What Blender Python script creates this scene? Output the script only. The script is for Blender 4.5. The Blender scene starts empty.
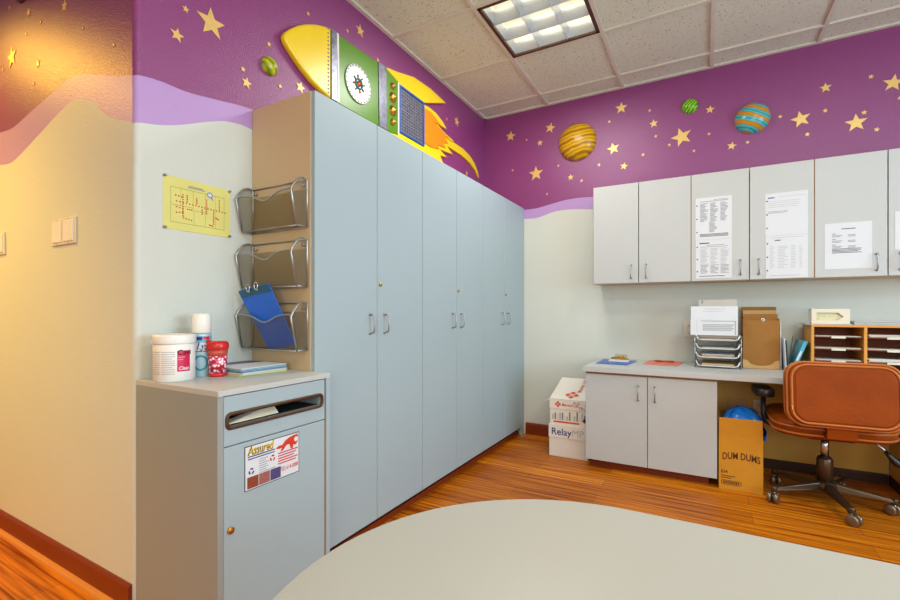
import bpy, bmesh, math, random
from mathutils import Vector, Matrix
random.seed(7)
S = bpy.context.scene
COL = S.collection
PI = math.pi

# ------------------------------------------------------------------ materials
def lin(c):
    c = c / 255.0
    return c / 12.92 if c <= 0.04045 else ((c + 0.055) / 1.055) ** 2.4
def rgb(t):
    return (lin(t[0]), lin(t[1]), lin(t[2]), 1.0)
MATS = {}
def mat(name, c, rough=0.5, metal=0.0, spec=0.5, bump=None, vary=None, emit=None, alpha=None, coat=0.0):
    """c sRGB; bump=(scale,strength,distance); vary=(scale,amount) noise variation of the base colour"""
    if name in MATS: return MATS[name]
    m = bpy.data.materials.new(name); m.use_nodes = True
    nt = m.node_tree; b = nt.nodes['Principled BSDF']
    b.inputs['Base Color'].default_value = rgb(c)
    b.inputs['Roughness'].default_value = rough
    b.inputs['Metallic'].default_value = metal
    b.inputs['Specular IOR Level'].default_value = spec
    b.inputs['Coat Weight'].default_value = coat
    if emit:
        b.inputs['Emission Color'].default_value = rgb(emit[0]); b.inputs['Emission Strength'].default_value = emit[1]
    if alpha is not None: b.inputs['Alpha'].default_value = alpha
    tc = nt.nodes.new('ShaderNodeTexCoord')
    n = nt.nodes.new('ShaderNodeTexNoise'); n.inputs['Detail'].default_value = 3.0
    sc, am = vary or (9.0, 0.05)
    n.inputs['Scale'].default_value = sc
    nt.links.new(tc.outputs['Object'], n.inputs['Vector'])
    mx = nt.nodes.new('ShaderNodeMix'); mx.data_type = 'RGBA'; mx.blend_type = 'MULTIPLY'
    mx.inputs[0].default_value = am * 2
    mx.inputs[6].default_value = rgb(c)
    rp = nt.nodes.new('ShaderNodeMapRange'); rp.inputs[1].default_value = 0.3; rp.inputs[2].default_value = 0.7
    rp.inputs[3].default_value = 0.5; rp.inputs[4].default_value = 1.0
    nt.links.new(n.outputs['Fac'], rp.inputs[0]); nt.links.new(rp.outputs[0], mx.inputs[7])
    nt.links.new(mx.outputs[2], b.inputs['Base Color'])
    if bump:
        n2 = nt.nodes.new('ShaderNodeTexNoise'); n2.inputs['Scale'].default_value = bump[0]; n2.inputs['Detail'].default_value = 2.0
        nt.links.new(tc.outputs['Object'], n2.inputs['Vector'])
        bp = nt.nodes.new('ShaderNodeBump'); bp.inputs['Strength'].default_value = bump[1]; bp.inputs['Distance'].default_value = bump[2]
        nt.links.new(n2.outputs['Fac'], bp.inputs['Height']); nt.links.new(bp.outputs['Normal'], b.inputs['Normal'])
    MATS[name] = m
    return m

def mat_floor():
    m = bpy.data.materials.new('strip_wood_floor'); m.use_nodes = True
    nt = m.node_tree; b = nt.nodes['Principled BSDF']; L = nt.links.new
    tc = nt.nodes.new('ShaderNodeTexCoord')
    br = nt.nodes.new('ShaderNodeTexBrick'); br.offset = 0.37
    br.inputs['Color1'].default_value = rgb((222, 134, 22)); br.inputs['Color2'].default_value = rgb((186, 102, 10))
    br.inputs['Mortar'].default_value = rgb((122, 56, 12)); br.inputs['Scale'].default_value = 1.0
    br.inputs['Mortar Size'].default_value = 0.0012; br.inputs['Brick Width'].default_value = 1.22; br.inputs['Row Height'].default_value = 0.13
    L(tc.outputs['Object'], br.inputs['Vector'])
    mp = nt.nodes.new('ShaderNodeMapping'); mp.inputs['Scale'].default_value = (1.6, 55.0, 1.0); L(tc.outputs['Object'], mp.inputs['Vector'])
    n = nt.nodes.new('ShaderNodeTexNoise'); n.inputs['Scale'].default_value = 1.0; n.inputs['Detail'].default_value = 4.0; L(mp.outputs[0], n.inputs['Vector'])
    cr = nt.nodes.new('ShaderNodeValToRGB')
    cr.color_ramp.elements[0].position = 0.34; cr.color_ramp.elements[0].color = rgb((150, 96, 52))
    cr.color_ramp.elements[1].position = 0.60; cr.color_ramp.elements[1].color = (1, 1, 1, 1)
    L(n.outputs['Fac'], cr.inputs[0])
    mx = nt.nodes.new('ShaderNodeMix'); mx.data_type = 'RGBA'; mx.blend_type = 'MULTIPLY'; mx.inputs[0].default_value = 0.95
    L(br.outputs['Color'], mx.inputs[6]); L(cr.outputs[0], mx.inputs[7]); L(mx.outputs[2], b.inputs['Base Color'])
    b.inputs['Roughness'].default_value = 0.40; b.inputs['Specular IOR Level'].default_value = 0.25
    return m

def mat_tile():
    m = bpy.data.materials.new('acoustic_ceiling_tile'); m.use_nodes = True
    nt = m.node_tree; b = nt.nodes['Principled BSDF']; L = nt.links.new
    tc = nt.nodes.new('ShaderNodeTexCoord')
    n = nt.nodes.new('ShaderNodeTexNoise'); n.inputs['Scale'].default_value = 95.0; n.inputs['Detail'].default_value = 1.5
    L(tc.outputs['Object'], n.inputs['Vector'])
    cr = nt.nodes.new('ShaderNodeValToRGB')
    cr.color_ramp.elements[0].position = 0.28; cr.color_ramp.elements[0].color = rgb((160, 152, 138))
    cr.color_ramp.elements[1].position = 0.38; cr.color_ramp.elements[1].color = rgb((216, 218, 202))
    L(n.outputs['Fac'], cr.inputs[0]); L(cr.outputs[0], b.inputs['Base Color'])
    bp = nt.nodes.new('ShaderNodeBump'); bp.inputs['Strength'].default_value = 0.4; bp.inputs['Distance'].default_value = 0.003
    L(n.outputs['Fac'], bp.inputs['Height']); L(bp.outputs['Normal'], b.inputs['Normal'])
    b.inputs['Roughness'].default_value = 0.95; b.inputs['Specular IOR Level'].default_value = 0.1
    return m

def mat_stripes(name, stops, scale, rot, distortion=2.0, rough=0.3):
    m = bpy.data.materials.new(name); m.use_nodes = True
    nt = m.node_tree; b = nt.nodes['Principled BSDF']; L = nt.links.new
    tc = nt.nodes.new('ShaderNodeTexCoord')
    mp = nt.nodes.new('ShaderNodeMapping'); mp.inputs['Rotation'].default_value = rot; L(tc.outputs['Object'], mp.inputs['Vector'])
    w = nt.nodes.new('ShaderNodeTexWave'); w.wave_type = 'BANDS'; w.bands_direction = 'Z'
    w.inputs['Scale'].default_value = scale; w.inputs['Distortion'].default_value = distortion
    w.inputs['Detail'].default_value = 3.0; w.inputs['Detail Scale'].default_value = 1.6
    L(mp.outputs[0], w.inputs['Vector'])
    cr = nt.nodes.new('ShaderNodeValToRGB'); e = cr.color_ramp.elements
    e[0].position, e[0].color = stops[0][0], rgb(stops[0][1]); e[1].position, e[1].color = stops[-1][0], rgb(stops[-1][1])
    for p, c in stops[1:-1]:
        k = e.new(p); k.color = rgb(c)
    L(w.outputs['Fac'], cr.inputs[0]); L(cr.outputs[0], b.inputs['Base Color'])
    b.inputs['Roughness'].default_value = rough
    return m

def mat_mesh(name, c, cover):
    """fine woven wire: metal strands over see-through gaps far too small to draw one by one"""
    m = bpy.data.materials.new(name); m.use_nodes = True
    nt = m.node_tree; b = nt.nodes['Principled BSDF']
    b.inputs['Base Color'].default_value = rgb(c); b.inputs['Metallic'].default_value = 0.6; b.inputs['Roughness'].default_value = 0.45
    b.inputs['Alpha'].default_value = cover
    return m

M = dict(
    white=mat('wall_paint_white', (209, 213, 204), .55, bump=(170, .35, .004), vary=(2.0, .02)),
    lavender=mat('wall_paint_lavender', (184, 148, 206), .42, bump=(170, .35, .004), vary=(2.0, .02)),
    purple=mat('wall_paint_purple', (138, 57, 120), .36, spec=.7, bump=(170, .5, .004), vary=(3.0, .03)),
    tile=mat_tile(), floor=mat_floor(),
    grid=mat('ceiling_grid_metal', (214, 208, 194), .5),
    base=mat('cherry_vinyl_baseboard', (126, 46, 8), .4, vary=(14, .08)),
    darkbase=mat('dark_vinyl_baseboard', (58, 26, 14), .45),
    quarter=mat('oak_quarter_round', (206, 134, 58), .4),
    lam=mat('grey_laminate', (188, 191, 190), .42, vary=(1.5, .012)),
    lamd=mat('cool_grey_laminate', (160, 178, 185), .42, vary=(1.5, .012)),
    tan=mat('almond_laminate', (204, 178, 138), .45, vary=(2.5, .05)),
    greige=mat('greige_laminate', (150, 155, 153), .45, vary=(2.5, .03)),
    silver=mat('silver_powder_coat', (196, 196, 196), .35, metal=.35),
    knee=mat('warm_bounce_tan', (216, 168, 74), .5, vary=(4, .04)),  # tan stands in for warm light bounced off the floor
    edge=mat('light_edge_band', (222, 212, 190), .4),
    brownedge=mat('brown_core_edge', (150, 98, 36), .5),
    dark=mat('dark_recess', (22, 18, 16), .8),
    steel=mat('brushed_steel', (176, 178, 180), .3, metal=.9),
    chrome=mat('chrome', (205, 208, 212), .18, metal=1.0),
    brass=mat('brass', (190, 146, 66), .3, metal=.9),
    paper=mat('paper_white', (216, 219, 224), .7, vary=(6, .015)),
    ink=mat('ink_grey', (134, 136, 144), .8), inkl=mat('ink_light', (178, 180, 186), .8), inkd=mat('ink_black', (28, 28, 34), .7),
    gold=mat('gold_star_paint', (240, 202, 122), .42, metal=.35, vary=(40, .08)),
    plastic=mat('white_plastic', (238, 236, 230), .35),
    ivory=mat('ivory_plastic', (226, 218, 196), .35),
    red=mat('red_plastic', (206, 34, 30), .25), pink=mat('pink_print', (232, 120, 150), .35), magenta=mat('magenta_label', (206, 20, 74), .4),
    navy=mat('navy_ink', (36, 46, 128), .5), teal=mat('teal_card', (34, 150, 168), .45), blue=mat('blue_plastic', (18, 98, 214), .3),
    bagblue=mat('blue_film', (30, 124, 226), .18, bump=(24, .8, .02)),
    orange=mat('orange_ink', (214, 78, 28), .5),
    kraft=mat('kraft_cardboard', (208, 142, 24), .75, vary=(18, .06)), kraftd=mat('brown_pressboard', (160, 106, 38), .7, vary=(30, .08)),
    kraftl=mat('pale_kraft', (206, 164, 104), .7),
    leather=mat('tan_leather', (146, 62, 0), .45, spec=.14, bump=(90, .35, .003), vary=(7, .24)),
    piping=mat('leather_piping', (178, 96, 28), .35),
    blackp=mat('black_plastic', (26, 22, 20), .35), bronze=mat('dark_bronze_metal', (92, 74, 56), .32, metal=.75),
    pewter=mat('pewter_caster', (136, 118, 96), .3, metal=.7),
    wood=mat('honey_wood', (222, 152, 60), .5, vary=(10, .08)), wooddark=mat('reddish_hardboard', (134, 58, 22), .6),
    tabletop=mat('table_laminate', (168, 167, 158), .36, vary=(2, .01)),
    yellowl=mat('laminated_yellow_card', (228, 222, 132), .25, coat=.4),
    box=mat('white_carton', (228, 222, 212), .65, vary=(12, .03)),
    ryellow=mat('rocket_yellow', (244, 208, 26), .3), rgreen=mat('rocket_green', (84, 138, 8), .32), rflame=mat('rocket_orange', (226, 138, 18), .35),
    rblue=mat('rocket_blue', (22, 84, 170), .35), galv=mat('galvanised_metal', (142, 146, 164), .35, metal=.45, bump=(45, .4, .004), vary=(38, .4)),
    pearl=mat('pearly_white', (184, 187, 188), .3, metal=.2), copper=mat('copper_paint', (196, 96, 40), .3, metal=.6), turq=mat('turquoise_paint', (50, 120, 130), .35),
    refl=mat('white_reflector', (232, 232, 226), .35), louver=mat('louver_aluminium', (186, 194, 204), .28, metal=.55),
    tube=mat('fluorescent_tube', (255, 250, 240), .4, emit=((255, 240, 205), 7.0)),
    frame=mat('bronze_and_gap_shade', (72, 42, 12), .45),  # brown slot trim; also paints the shadow gap round the troffer
)
MESH = mat_mesh('wire_mesh_cloth', (128, 112, 78), .33)
MESHL = mat_mesh('wire_mesh_cloth_light', (150, 140, 116), .30)

# ------------------------------------------------------------------ mesh building
class MB:
    def __init__(self):
        self.v, self.f, self.m, self.s, self.mats = [], [], [], [], []
    def mi(self, m):
        if m not in self.mats: self.mats.append(m)
        return self.mats.index(m)
    def add(self, verts, faces, m, smooth=False, T=None):
        o = len(self.v); k = self.mi(m)
        for p in verts:
            p = Vector(p); self.v.append(T @ p if T else p)
        for f in faces:
            self.f.append([o + i for i in f]); self.m.append(k); self.s.append(smooth)
        return self
    def box(self, a, b, m, T=None):
        (x0, y0, z0), (x1, y1, z1) = a, b
        x0, x1 = min(x0, x1), max(x0, x1); y0, y1 = min(y0, y1), max(y0, y1); z0, z1 = min(z0, z1), max(z0, z1)
        vs = [(x0, y0, z0), (x1, y0, z0), (x1, y1, z0), (x0, y1, z0), (x0, y0, z1), (x1, y0, z1), (x1, y1, z1), (x0, y1, z1)]
        return self.add(vs, [(0, 3, 2, 1), (4, 5, 6, 7), (0, 1, 5, 4), (1, 2, 6, 5), (2, 3, 7, 6), (3, 0, 4, 7)], m, T=T)
    def prism(self, poly, off, m, smooth=False, T=None, caps=True):
        n = len(poly); p = [Vector(q) for q in poly]; off = Vector(off)
        # make the first cap face away from off
        nn = Vector((0, 0, 0))
        for i in range(n): nn += p[i].cross(p[(i + 1) % n])
        if nn.dot(off) > 0: p.reverse()
        vs = p + [q + off for q in p]
        fs = [(list(range(n)))[:], [n + i for i in reversed(range(n))]] if caps else []
        sides = [(i, n + i, n + (i + 1) % n, (i + 1) % n) for i in range(n)]
        self.add(vs, fs + [s for s in sides], m, T=T)
        if smooth:
            for i in range(len(sides)): self.s[-1 - i] = True
        return self
    def tube(self, pts, r, m, n=8, closed=False, T=None):
        P = [Vector(p) for p in pts]; k = len(P); vs, fs = [], []
        up = None
        for i in range(k):
            if closed: t = P[(i + 1) % k] - P[i - 1]
            else: t = P[min(i + 1, k - 1)] - P[max(i - 1, 0)]
            t.normalize()
            if up is None:
                up = Vector((0, 0, 1)) if abs(t.z) < .9 else Vector((1, 0, 0))
            u = up - t * up.dot(t)
            if u.length < 1e-5: u = t.orthogonal()
            u.normalize(); w = t.cross(u); up = u
            rr = r[i] if isinstance(r, (list, tuple)) else r
            for j in range(n):
                a = 2 * PI * j / n; vs.append(P[i] + (u * math.cos(a) + w * math.sin(a)) * rr)
        for i in range(k if closed else k - 1):
            a, b = i * n, ((i + 1) % k) * n
            for j in range(n): fs.append((a + j, a + (j + 1) % n, b + (j + 1) % n, b + j))
        if not closed: fs += [tuple(reversed(range(n))), tuple(range((k - 1) * n, k * n))]
        return self.add(vs, fs, m, True, T)
    def lathe(self, prof, m, c=(0, 0, 0), n=32, T=None):
        vs, fs = [], []; k = len(prof)
        for r, z in prof:
            for j in range(n):
                a = 2 * PI * j / n; vs.append((c[0] + r * math.cos(a), c[1] + r * math.sin(a), c[2] + z))
        for i in range(k - 1):
            for j in range(n): fs.append((i * n + j, i * n + (j + 1) % n, (i + 1) * n + (j + 1) % n, (i + 1) * n + j))
        if prof[0][0] > 1e-6: fs.append(tuple(reversed(range(n))))
        if prof[-1][0] > 1e-6: fs.append(tuple(range((k - 1) * n, k * n)))
        return self.add(vs, fs, m, True, T)
    def text(self, body, o, xd, yd, size, m, width=None, bold=0.0, shear=0.0, align='LEFT', warp=None, lift=0.0):
        """lettering laid on a surface: o = baseline start, xd/yd = reading and up directions"""
        cu = bpy.data.curves.new('lettering', 'FONT'); cu.body = body; cu.size = 1.0; cu.offset = bold; cu.shear = shear; cu.resolution_u = 3
        cu.align_x = align
        ob = bpy.data.objects.new('lettering', cu); COL.objects.link(ob)
        dg = bpy.context.evaluated_depsgraph_get(); dg.update()
        me = ob.evaluated_get(dg).to_mesh()
        vs = [v.co.copy() for v in me.vertices]; fs = [tuple(p.vertices) for p in me.polygons]
        ob.evaluated_get(dg).to_mesh_clear(); bpy.data.objects.remove(ob); bpy.data.curves.remove(cu)
        if not vs: return self
        xs = [p.x for p in vs]; sx = size
        if width: sx = width / max(1e-6, max(xs) - min(xs))
        x0 = min(xs) if align == 'LEFT' else 0
        xd, yd, o = Vector(xd), Vector(yd), Vector(o); nz = xd.cross(yd)
        out = [(warp((p.x - x0) * sx, p.y * size) if warp else o + xd * ((p.x - x0) * sx) + yd * (p.y * size) + nz * lift) for p in vs]
        return self.add(out, fs, m)
    def quad(self, a, b, c, d, m): return self.add([a, b, c, d], [(0, 1, 2, 3)], m)
    def build(self, name, parent=None, loc=None, bevel=0.0, seg=2, local=False, sub=0):
        me = bpy.data.meshes.new(name); 
        base = Vector((0, 0, 0))
        if parent is not None and not local: base = ROOT[parent.name]
        if parent is None and loc is not None and not local: base = Vector(loc)
        me.from_pydata([p - base for p in self.v], [], self.f)
        for m in self.mats: me.materials.append(m)
        me.polygons.foreach_set('material_index', self.m); me.polygons.foreach_set('use_smooth', self.s); me.update()
        ob = bpy.data.objects.new(name, me); COL.objects.link(ob)
        if parent is not None:
            ob.parent = parent; ROOT[ob.name] = ROOT[parent.name]
        else:
            if loc is not None: ob.location = loc
            ROOT[ob.name] = Vector(loc) if loc is not None else Vector((0, 0, 0))
        if bevel:
            bm = ob.modifiers.new('bevel', 'BEVEL'); bm.width = bevel; bm.segments = seg; bm.limit_method = 'ANGLE'; bm.angle_limit = math.radians(40)
        if sub:
            s = ob.modifiers.new('sub', 'SUBSURF'); s.levels = sub; s.render_levels = sub
        return ob
ROOT = {}
def tag(o, label, cat, group=None):
    o['label'] = label; o['category'] = cat
    if group: o['group'] = group
    return o
def thing(name, label, cat, loc, group=None, rz=0.0):
    o = bpy.data.objects.new(name, None); COL.objects.link(o); o.empty_display_size = .05
    o.location = loc; o.rotation_euler = (0, 0, rz); ROOT[o.name] = Vector(loc)
    return tag(o, label, cat, group)
def struct(o): o['kind'] = 'structure'; return o
def copy_tree(root, loc, label, parent=None):
    c = root.copy(); COL.objects.link(c)
    if parent is None: c.location = loc; c['label'] = label
    else: c.parent = parent
    ROOT[c.name] = Vector(loc)
    for ch in list(root.children): copy_tree(ch, loc, None, c)
    return c
def circle(c, r, ux, uy, n=32, a0=0, a1=2 * PI):
    c, ux, uy = Vector(c), Vector(ux), Vector(uy)
    full = abs(a1 - a0 - 2 * PI) < 1e-6
    return [c + ux * (r * math.cos(a0 + (a1 - a0) * i / (n if full else n - 1))) + uy * (r * math.sin(a0 + (a1 - a0) * i / (n if full else n - 1))) for i in range(n)]
def rrect(w, h, r, n=6):
    """rounded rectangle outline centred on 0, counter-clockwise"""
    out = []
    for cx, cy, a in ((w / 2 - r, h / 2 - r, 0), (-w / 2 + r, h / 2 - r, PI / 2), (-w / 2 + r, -h / 2 + r, PI), (w / 2 - r, -h / 2 + r, 1.5 * PI)):
        for i in range(n + 1):
            t = a + PI / 2 * i / n; out.append((cx + r * math.cos(t), cy + r * math.sin(t)))
    return out
def smooth_curve(pts, n):
    """Catmull-Rom resampling of (s, z) control points, extended flat at both ends"""
    out = []
    P = [pts[0]] + list(pts) + [pts[-1]]
    for i in range(1, len(P) - 2):
        for k in range(n):
            t = k / n
            q = []
            for a in (0, 1):
                p0, p1, p2, p3 = P[i - 1][a], P[i][a], P[i + 1][a], P[i + 2][a]
                q.append(.5 * (2 * p1 + (p2 - p0) * t + (2 * p0 - 5 * p1 + 4 * p2 - p3) * t * t + (3 * p1 - p0 - 3 * p2 + p3) * t ** 3))
            out.append(tuple(q))
    out.append(tuple(pts[-1])); return out
def interp(c, s):
    if s <= c[0][0]: return c[0][1]
    for (a, za), (b, zb) in zip(c, c[1:]):
        if a <= s <= b: return za + (zb - za) * (s - a) / max(1e-9, b - a)
    return c[-1][1]

# ------------------------------------------------------------------ room
CEIL = 2.846; T6 = 0.6096; GX, GY = 0.5975, -0.2125
WE = -2.94                                   # the corner where the left wall turns into the hall
XR, YF, XL = 4.7, -6.3, -3.3

fl = MB(); fl.box((XL - .1, YF - .1, -.1), (XR + .1, .1, 0), M['floor']); struct(fl.build('floor'))

def painted_wall(name, path, lo, up, hole=None):
    """path: [(x, y, s)] plan points with the run s used by the wave curves; white below lo(s), lavender to up(s), purple above"""
    b = MB(); cols = []
    for x, y, s in path:
        zl, zu = interp(lo, s), interp(up, s)
        cols.append([(x, y, 0), (x, y, zl), (x, y, zu), (x, y, CEIL + .02)])
    n = len(cols); vs = [p for c in cols for p in c]
    for k, mm in enumerate((M['white'], M['lavender'], M['purple'])):
        b.add(vs, [(i * 4 + k, (i + 1) * 4 + k, (i + 1) * 4 + k + 1, i * 4 + k + 1) for i in range(n - 1)], mm, False)
    # merge the three copies of the columns
    o = b.build(name)
    bm = bmesh.new(); bm.from_mesh(o.data); bmesh.ops.remove_doubles(bm, verts=bm.verts, dist=1e-5)
    loose = [v for v in bm.verts if not v.link_faces]; bmesh.ops.delete(bm, geom=loose, context='VERTS')
    bm.to_mesh(o.data); bm.free()
    so = o.modifiers.new('thick', 'SOLIDIFY'); so.thickness = .1; so.offset = 1.0
    return struct(o)

lo_left = smooth_curve([(-2.98, 1.752), (-2.937, 1.757), (-2.855, 1.775), (-2.782, 1.802), (-2.702, 1.84), (-2.616, 1.878), (-2.557, 1.893), (-2.468, 1.896), (-2.2, 1.86), (-1.6, 1.80), (-.9, 1.86), (-.3, 1.90), (0, 1.893)], 6)
up_left = smooth_curve([(-2.98, 1.925), (-2.937, 1.928), (-2.855, 1.94), (-2.755, 1.941), (-2.63, 1.961), (-2.468, 1.986), (-2.2, 1.99), (-1.6, 1.93), (-.9, 1.95), (-.3, 1.98), (0, 1.974)], 6)
RN = .022
path = []
for i in range(81):
    y = -i * (2.94 - RN) / 80; path.append((0.0, y, y))
for i in range(1, 13):
    a = PI / 2 * i / 12; path.append((-RN + RN * math.cos(a), WE + RN - RN * math.sin(a), WE - .02 * i / 12 + RN * (1 - i / 12)))
painted_wall('wall_left', path, lo_left, up_left)
lo_h = smooth_curve([(-3.3, 1.84), (-2.6, 1.92), (-1.9, 1.88), (-1.5, 1.83), (-1.275, 1.805), (-1.147, 1.793), (-1.026, 1.813), (-.804, 1.871), (-.604, 1.924), (-.483, 1.942), (-.379, 1.927), (-.296, 1.89), (-.204, 1.824), (-.105, 1.785), (0, 1.754)], 8)
up_h = smooth_curve([(-3.3, 2.0), (-2.6, 2.04), (-1.9, 2.0), (-1.5, 1.98), (-1.275, 1.966), (-1.11, 1.958), (-.879, 1.992), (-.701, 2.018), (-.538, 2.041), (-.439, 2.037), (-.257, 1.991), (-.1, 1.945), (0, 1.928)], 8)
path = [(x, WE, x) for x in [-RN - (3.3 - RN) * i / 110 for i in range(111)]]
painted_wall('wall_hall', path, lo_h, up_h)
lo_b = smooth_curve([(0, 1.893), (.372, 1.893), (.474, 1.888), (.546, 1.9), (.634, 1.925), (.737, 1.934), (.854, 1.928), (.968, 1.915), (1.4, 1.88), (2.2, 1.9), (3, 1.88), (3.9, 1.9), (4.7, 1.88)], 8)
up_b = smooth_curve([(0, 1.976), (.372, 1.974), (.492, 1.975), (.616, 1.995), (.737, 2.015), (.854, 2.021), (.968, 2.015), (1.4, 1.98), (2.2, 1.99), (3, 1.97), (3.9, 1.99), (4.7, 1.98)], 8)
path = [(XR * (1 - i / 140), 0, XR * (1 - i / 140)) for i in range(141)]
painted_wall('wall_back', path, lo_b, up_b)
b = MB()   # right wall, with an added, unseen window opening Y -3.6..-1.5, Z 0.9..2.2
WY0, WY1, WZ0, WZ1 = -3.7, -1.3, .85, 2.25
b.box((XR, YF, 0), (XR + .12, WY0, CEIL + .02), M['white']).box((XR, WY1, 0), (XR + .12, .1, CEIL + .02), M['white'])
b.box((XR, WY0, 0), (XR + .12, WY1, WZ0), M['white']).box((XR, WY0, WZ1), (XR + .12, WY1, CEIL + .02), M['white'])
struct(b.build('wall_right'))
VX0, VX1, VZ0, VZ1 = 1.6, 4.2, .75, 2.15  # opening added behind the camera for frontal fill
b = MB(); b.box((XL - .1, YF - .12, 0), (VX0, YF, CEIL + .02), M['white']).box((VX1, YF - .12, 0), (XR + .12, YF, CEIL + .02), M['white']).box((VX0, YF - .12, 0), (VX1, YF, VZ0), M['white']).box((VX0, YF - .12, VZ1), (VX1, YF, CEIL + .02), M['white']); struct(b.build('wall_front'))
b = MB(); b.box((XL - .12, YF, 0), (XL, WE + .1, CEIL + .02), M['white']); struct(b.build('wall_far'))
wn = MB()
for y in (WY0, (WY0 + WY1) / 2 - .02, WY1 - .04): wn.box((XR + .02, y, WZ0), (XR + .08, y + .04, WZ1), M['plastic'])
for z in (WZ0, WZ1 - .04): wn.box((XR + .02, WY0, z), (XR + .08, WY1, z + .04), M['plastic'])
struct(wn.build('side_fill_window'))  # unseen window, added to bring bluish light onto faces turned right
wn = MB()
for x in (VX0, (VX0 + VX1) / 2 - .02, VX1 - .04): wn.box((x, YF - .08, VZ0), (x + .04, YF - .02, VZ1), M['plastic'])
for z in (VZ0, VZ1 - .04): wn.box((VX0, YF - .08, z), (VX1, YF - .02, z + .04), M['plastic'])
struct(wn.build('rear_fill_window'))  # unseen window, added behind the camera for soft frontal fill

# ceiling: lay-in tiles, the T-bar grid and the wall angle
ce = MB(); gr = MB()
xs = [XL] + [GX + T6 * i for i in range(-6, 7) if XL + .05 < GX + T6 * i < XR] + [XR]
ys = [YF] + [GY - T6 * j for j in range(9, -1, -1)] + [0]
LC = (GX, GY - 2 * T6)                        # the light's cell, lower corner
LCS = [LC, (GX + 3 * T6, GY - 4 * T6)]
for x0, x1 in zip(xs, xs[1:]):
    for y0, y1 in zip(ys, ys[1:]):
        if x1 <= 0.01 and y0 > WE: continue
        if abs(x0 - LC[0]) < .01 and abs(y0 - LC[1]) < .01: continue
        ce.box((x0 + .006, y0 + .006, CEIL + .012), (x1 - .006, y1 - .006, CEIL + .036), M['tile'])
struct(ce.build('ceiling'))
for x in xs[1:-1]: gr.box((x - .012, YF, CEIL), (x + .012, 0 if x > 0 else WE, CEIL + .013), M['grid'])
for y in ys[1:-1]: gr.box((XL if y < WE else 0, y - .012, CEIL - .0005), (XR, y + .012, CEIL + .013), M['grid'])
gr.box((0, WE, CEIL - .001), (.024, 0, CEIL + .013), M['grid']); gr.box((0, -.024, CEIL - .001), (XR, 0, CEIL + .013), M['grid'])
gr.box((XL, WE - .024, CEIL - .001), (.024, WE, CEIL + .013), M['grid'])
struct(gr.build('trim_1'))

def baseboard(name, a, b_, m, h=.1, t=.012, q=True):
    x0, y0, x1, y1 = *a, *b_; d = Vector((x1 - x0, y1 - y0, 0)).normalized(); nrm = Vector((d.y, -d.x, 0))
    bb = MB(); p0, p1 = Vector((x0, y0, 0)), Vector((x1, y1, 0)); up = Vector((0, 0, 1))
    prof = [(0, 0), (t, 0), (t, h - .012), (t * .4, h), (0, h)]
    bb.prism([p0 + nrm * u + up * w for u, w in prof], p1 - p0, m)
    if q:
        prof = [(t, 0), (t + .018, 0), (t + .016, .009), (t + .009, .016), (t, .018)]
        bb.prism([p0 + nrm * u + up * w for u, w in prof], p1 - p0, M['quarter'])
    return struct(bb.build(name))
baseboard('baseboard_hall', (XL, WE), (-.02, WE), M['base'])
baseboard('baseboard_back', (.40, 0), (1.06, 0), M['base'], q=False)
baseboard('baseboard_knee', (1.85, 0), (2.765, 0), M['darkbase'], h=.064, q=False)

# ------------------------------------------------------------------ ceiling light (visible troffer)
t = thing('ceiling_light', 'square recessed fluorescent ceiling light with a nine cell silver louver', 'ceiling light', (LC[0] + T6 / 2, LC[1] + T6 / 2, CEIL))
x0, y0 = LC; x1, y1 = x0 + T6, y0 + T6; e = .013
b = MB()
for (a, c) in (((x0 + e, y0 + e), (x1 - e, y0 + e + .02)), ((x0 + e, y1 - e - .02), (x1 - e, y1 - e)), ((x0 + e, y0 + e), (x0 + e + .02, y1 - e)), ((x1 - e - .02, y0 + e), (x1 - e, y1 - e))):
    b.box((a[0], a[1], CEIL - .002), (c[0], c[1], CEIL + .02), M['frame'])  # dark rim imitates the shadow gap around the fixture
b.build('gap_shade_frame', t)
b = MB(); z1 = CEIL + .12; i0 = .03
b.box((x0 + i0, y0 + i0, z1), (x1 - i0, y1 - i0, z1 + .01), M['refl'])
for (a, c) in (((x0 + i0 - .01, y0 + i0 - .01), (x1 - i0 + .01, y0 + i0)), ((x0 + i0 - .01, y1 - i0), (x1 - i0 + .01, y1 - i0 + .01)), ((x0 + i0 - .01, y0 + i0 - .01), (x0 + i0, y1 - i0 + .01)), ((x1 - i0, y0 + i0 - .01), (x1 - i0 + .01, y1 - i0 + .01))):
    b.box((a[0], a[1], CEIL + .018), (c[0], c[1], z1 + .01), M['refl'])
b.build('reflector_housing', t)
b = MB()
n3 = [x0 + i0 + (T6 - 2 * i0) * k / 3 for k in range(4)]; m3 = [y0 + i0 + (T6 - 2 * i0) * k / 3 for k in range(4)]
for k in range(4):   # parabolic blades: thin at the bottom, wide at the top
    for (lo_, hi_, ax) in ((.0015, .012, 0), (.0015, .022, 1)):
        q = n3[k] if ax == 0 else m3[k]
        pts = [(-hi_, .075), (-hi_ * .45, .035), (-lo_, 0), (lo_, 0), (hi_ * .45, .035), (hi_, .075)]
        if k == 0: pts = [(0, .075), (0, 0), (lo_, 0), (hi_ * .45, .035), (hi_, .075)]
        if k == 3: pts = [(0, .075), (-hi_, .075), (-hi_ * .45, .035), (-lo_, 0), (0, 0)]
        if ax == 0: b.prism([(q + u, m3[0], CEIL + .004 + w) for u, w in pts], (0, m3[3] - m3[0], 0), M['louver'])
        else: b.prism([(n3[0], q + u, CEIL + .0045 + w) for u, w in pts], (n3[3] - n3[0], 0, 0), M['louver'])
b.build('louver', t)
for k in range(3):
    yc = (m3[k] + m3[k + 1]) / 2
    MB().tube([(n3[0] + .005, yc, CEIL + .098), (n3[3] - .005, yc, CEIL + .098)], .0155, M['tube'], 12).build('fluorescent_tube', t)

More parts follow.
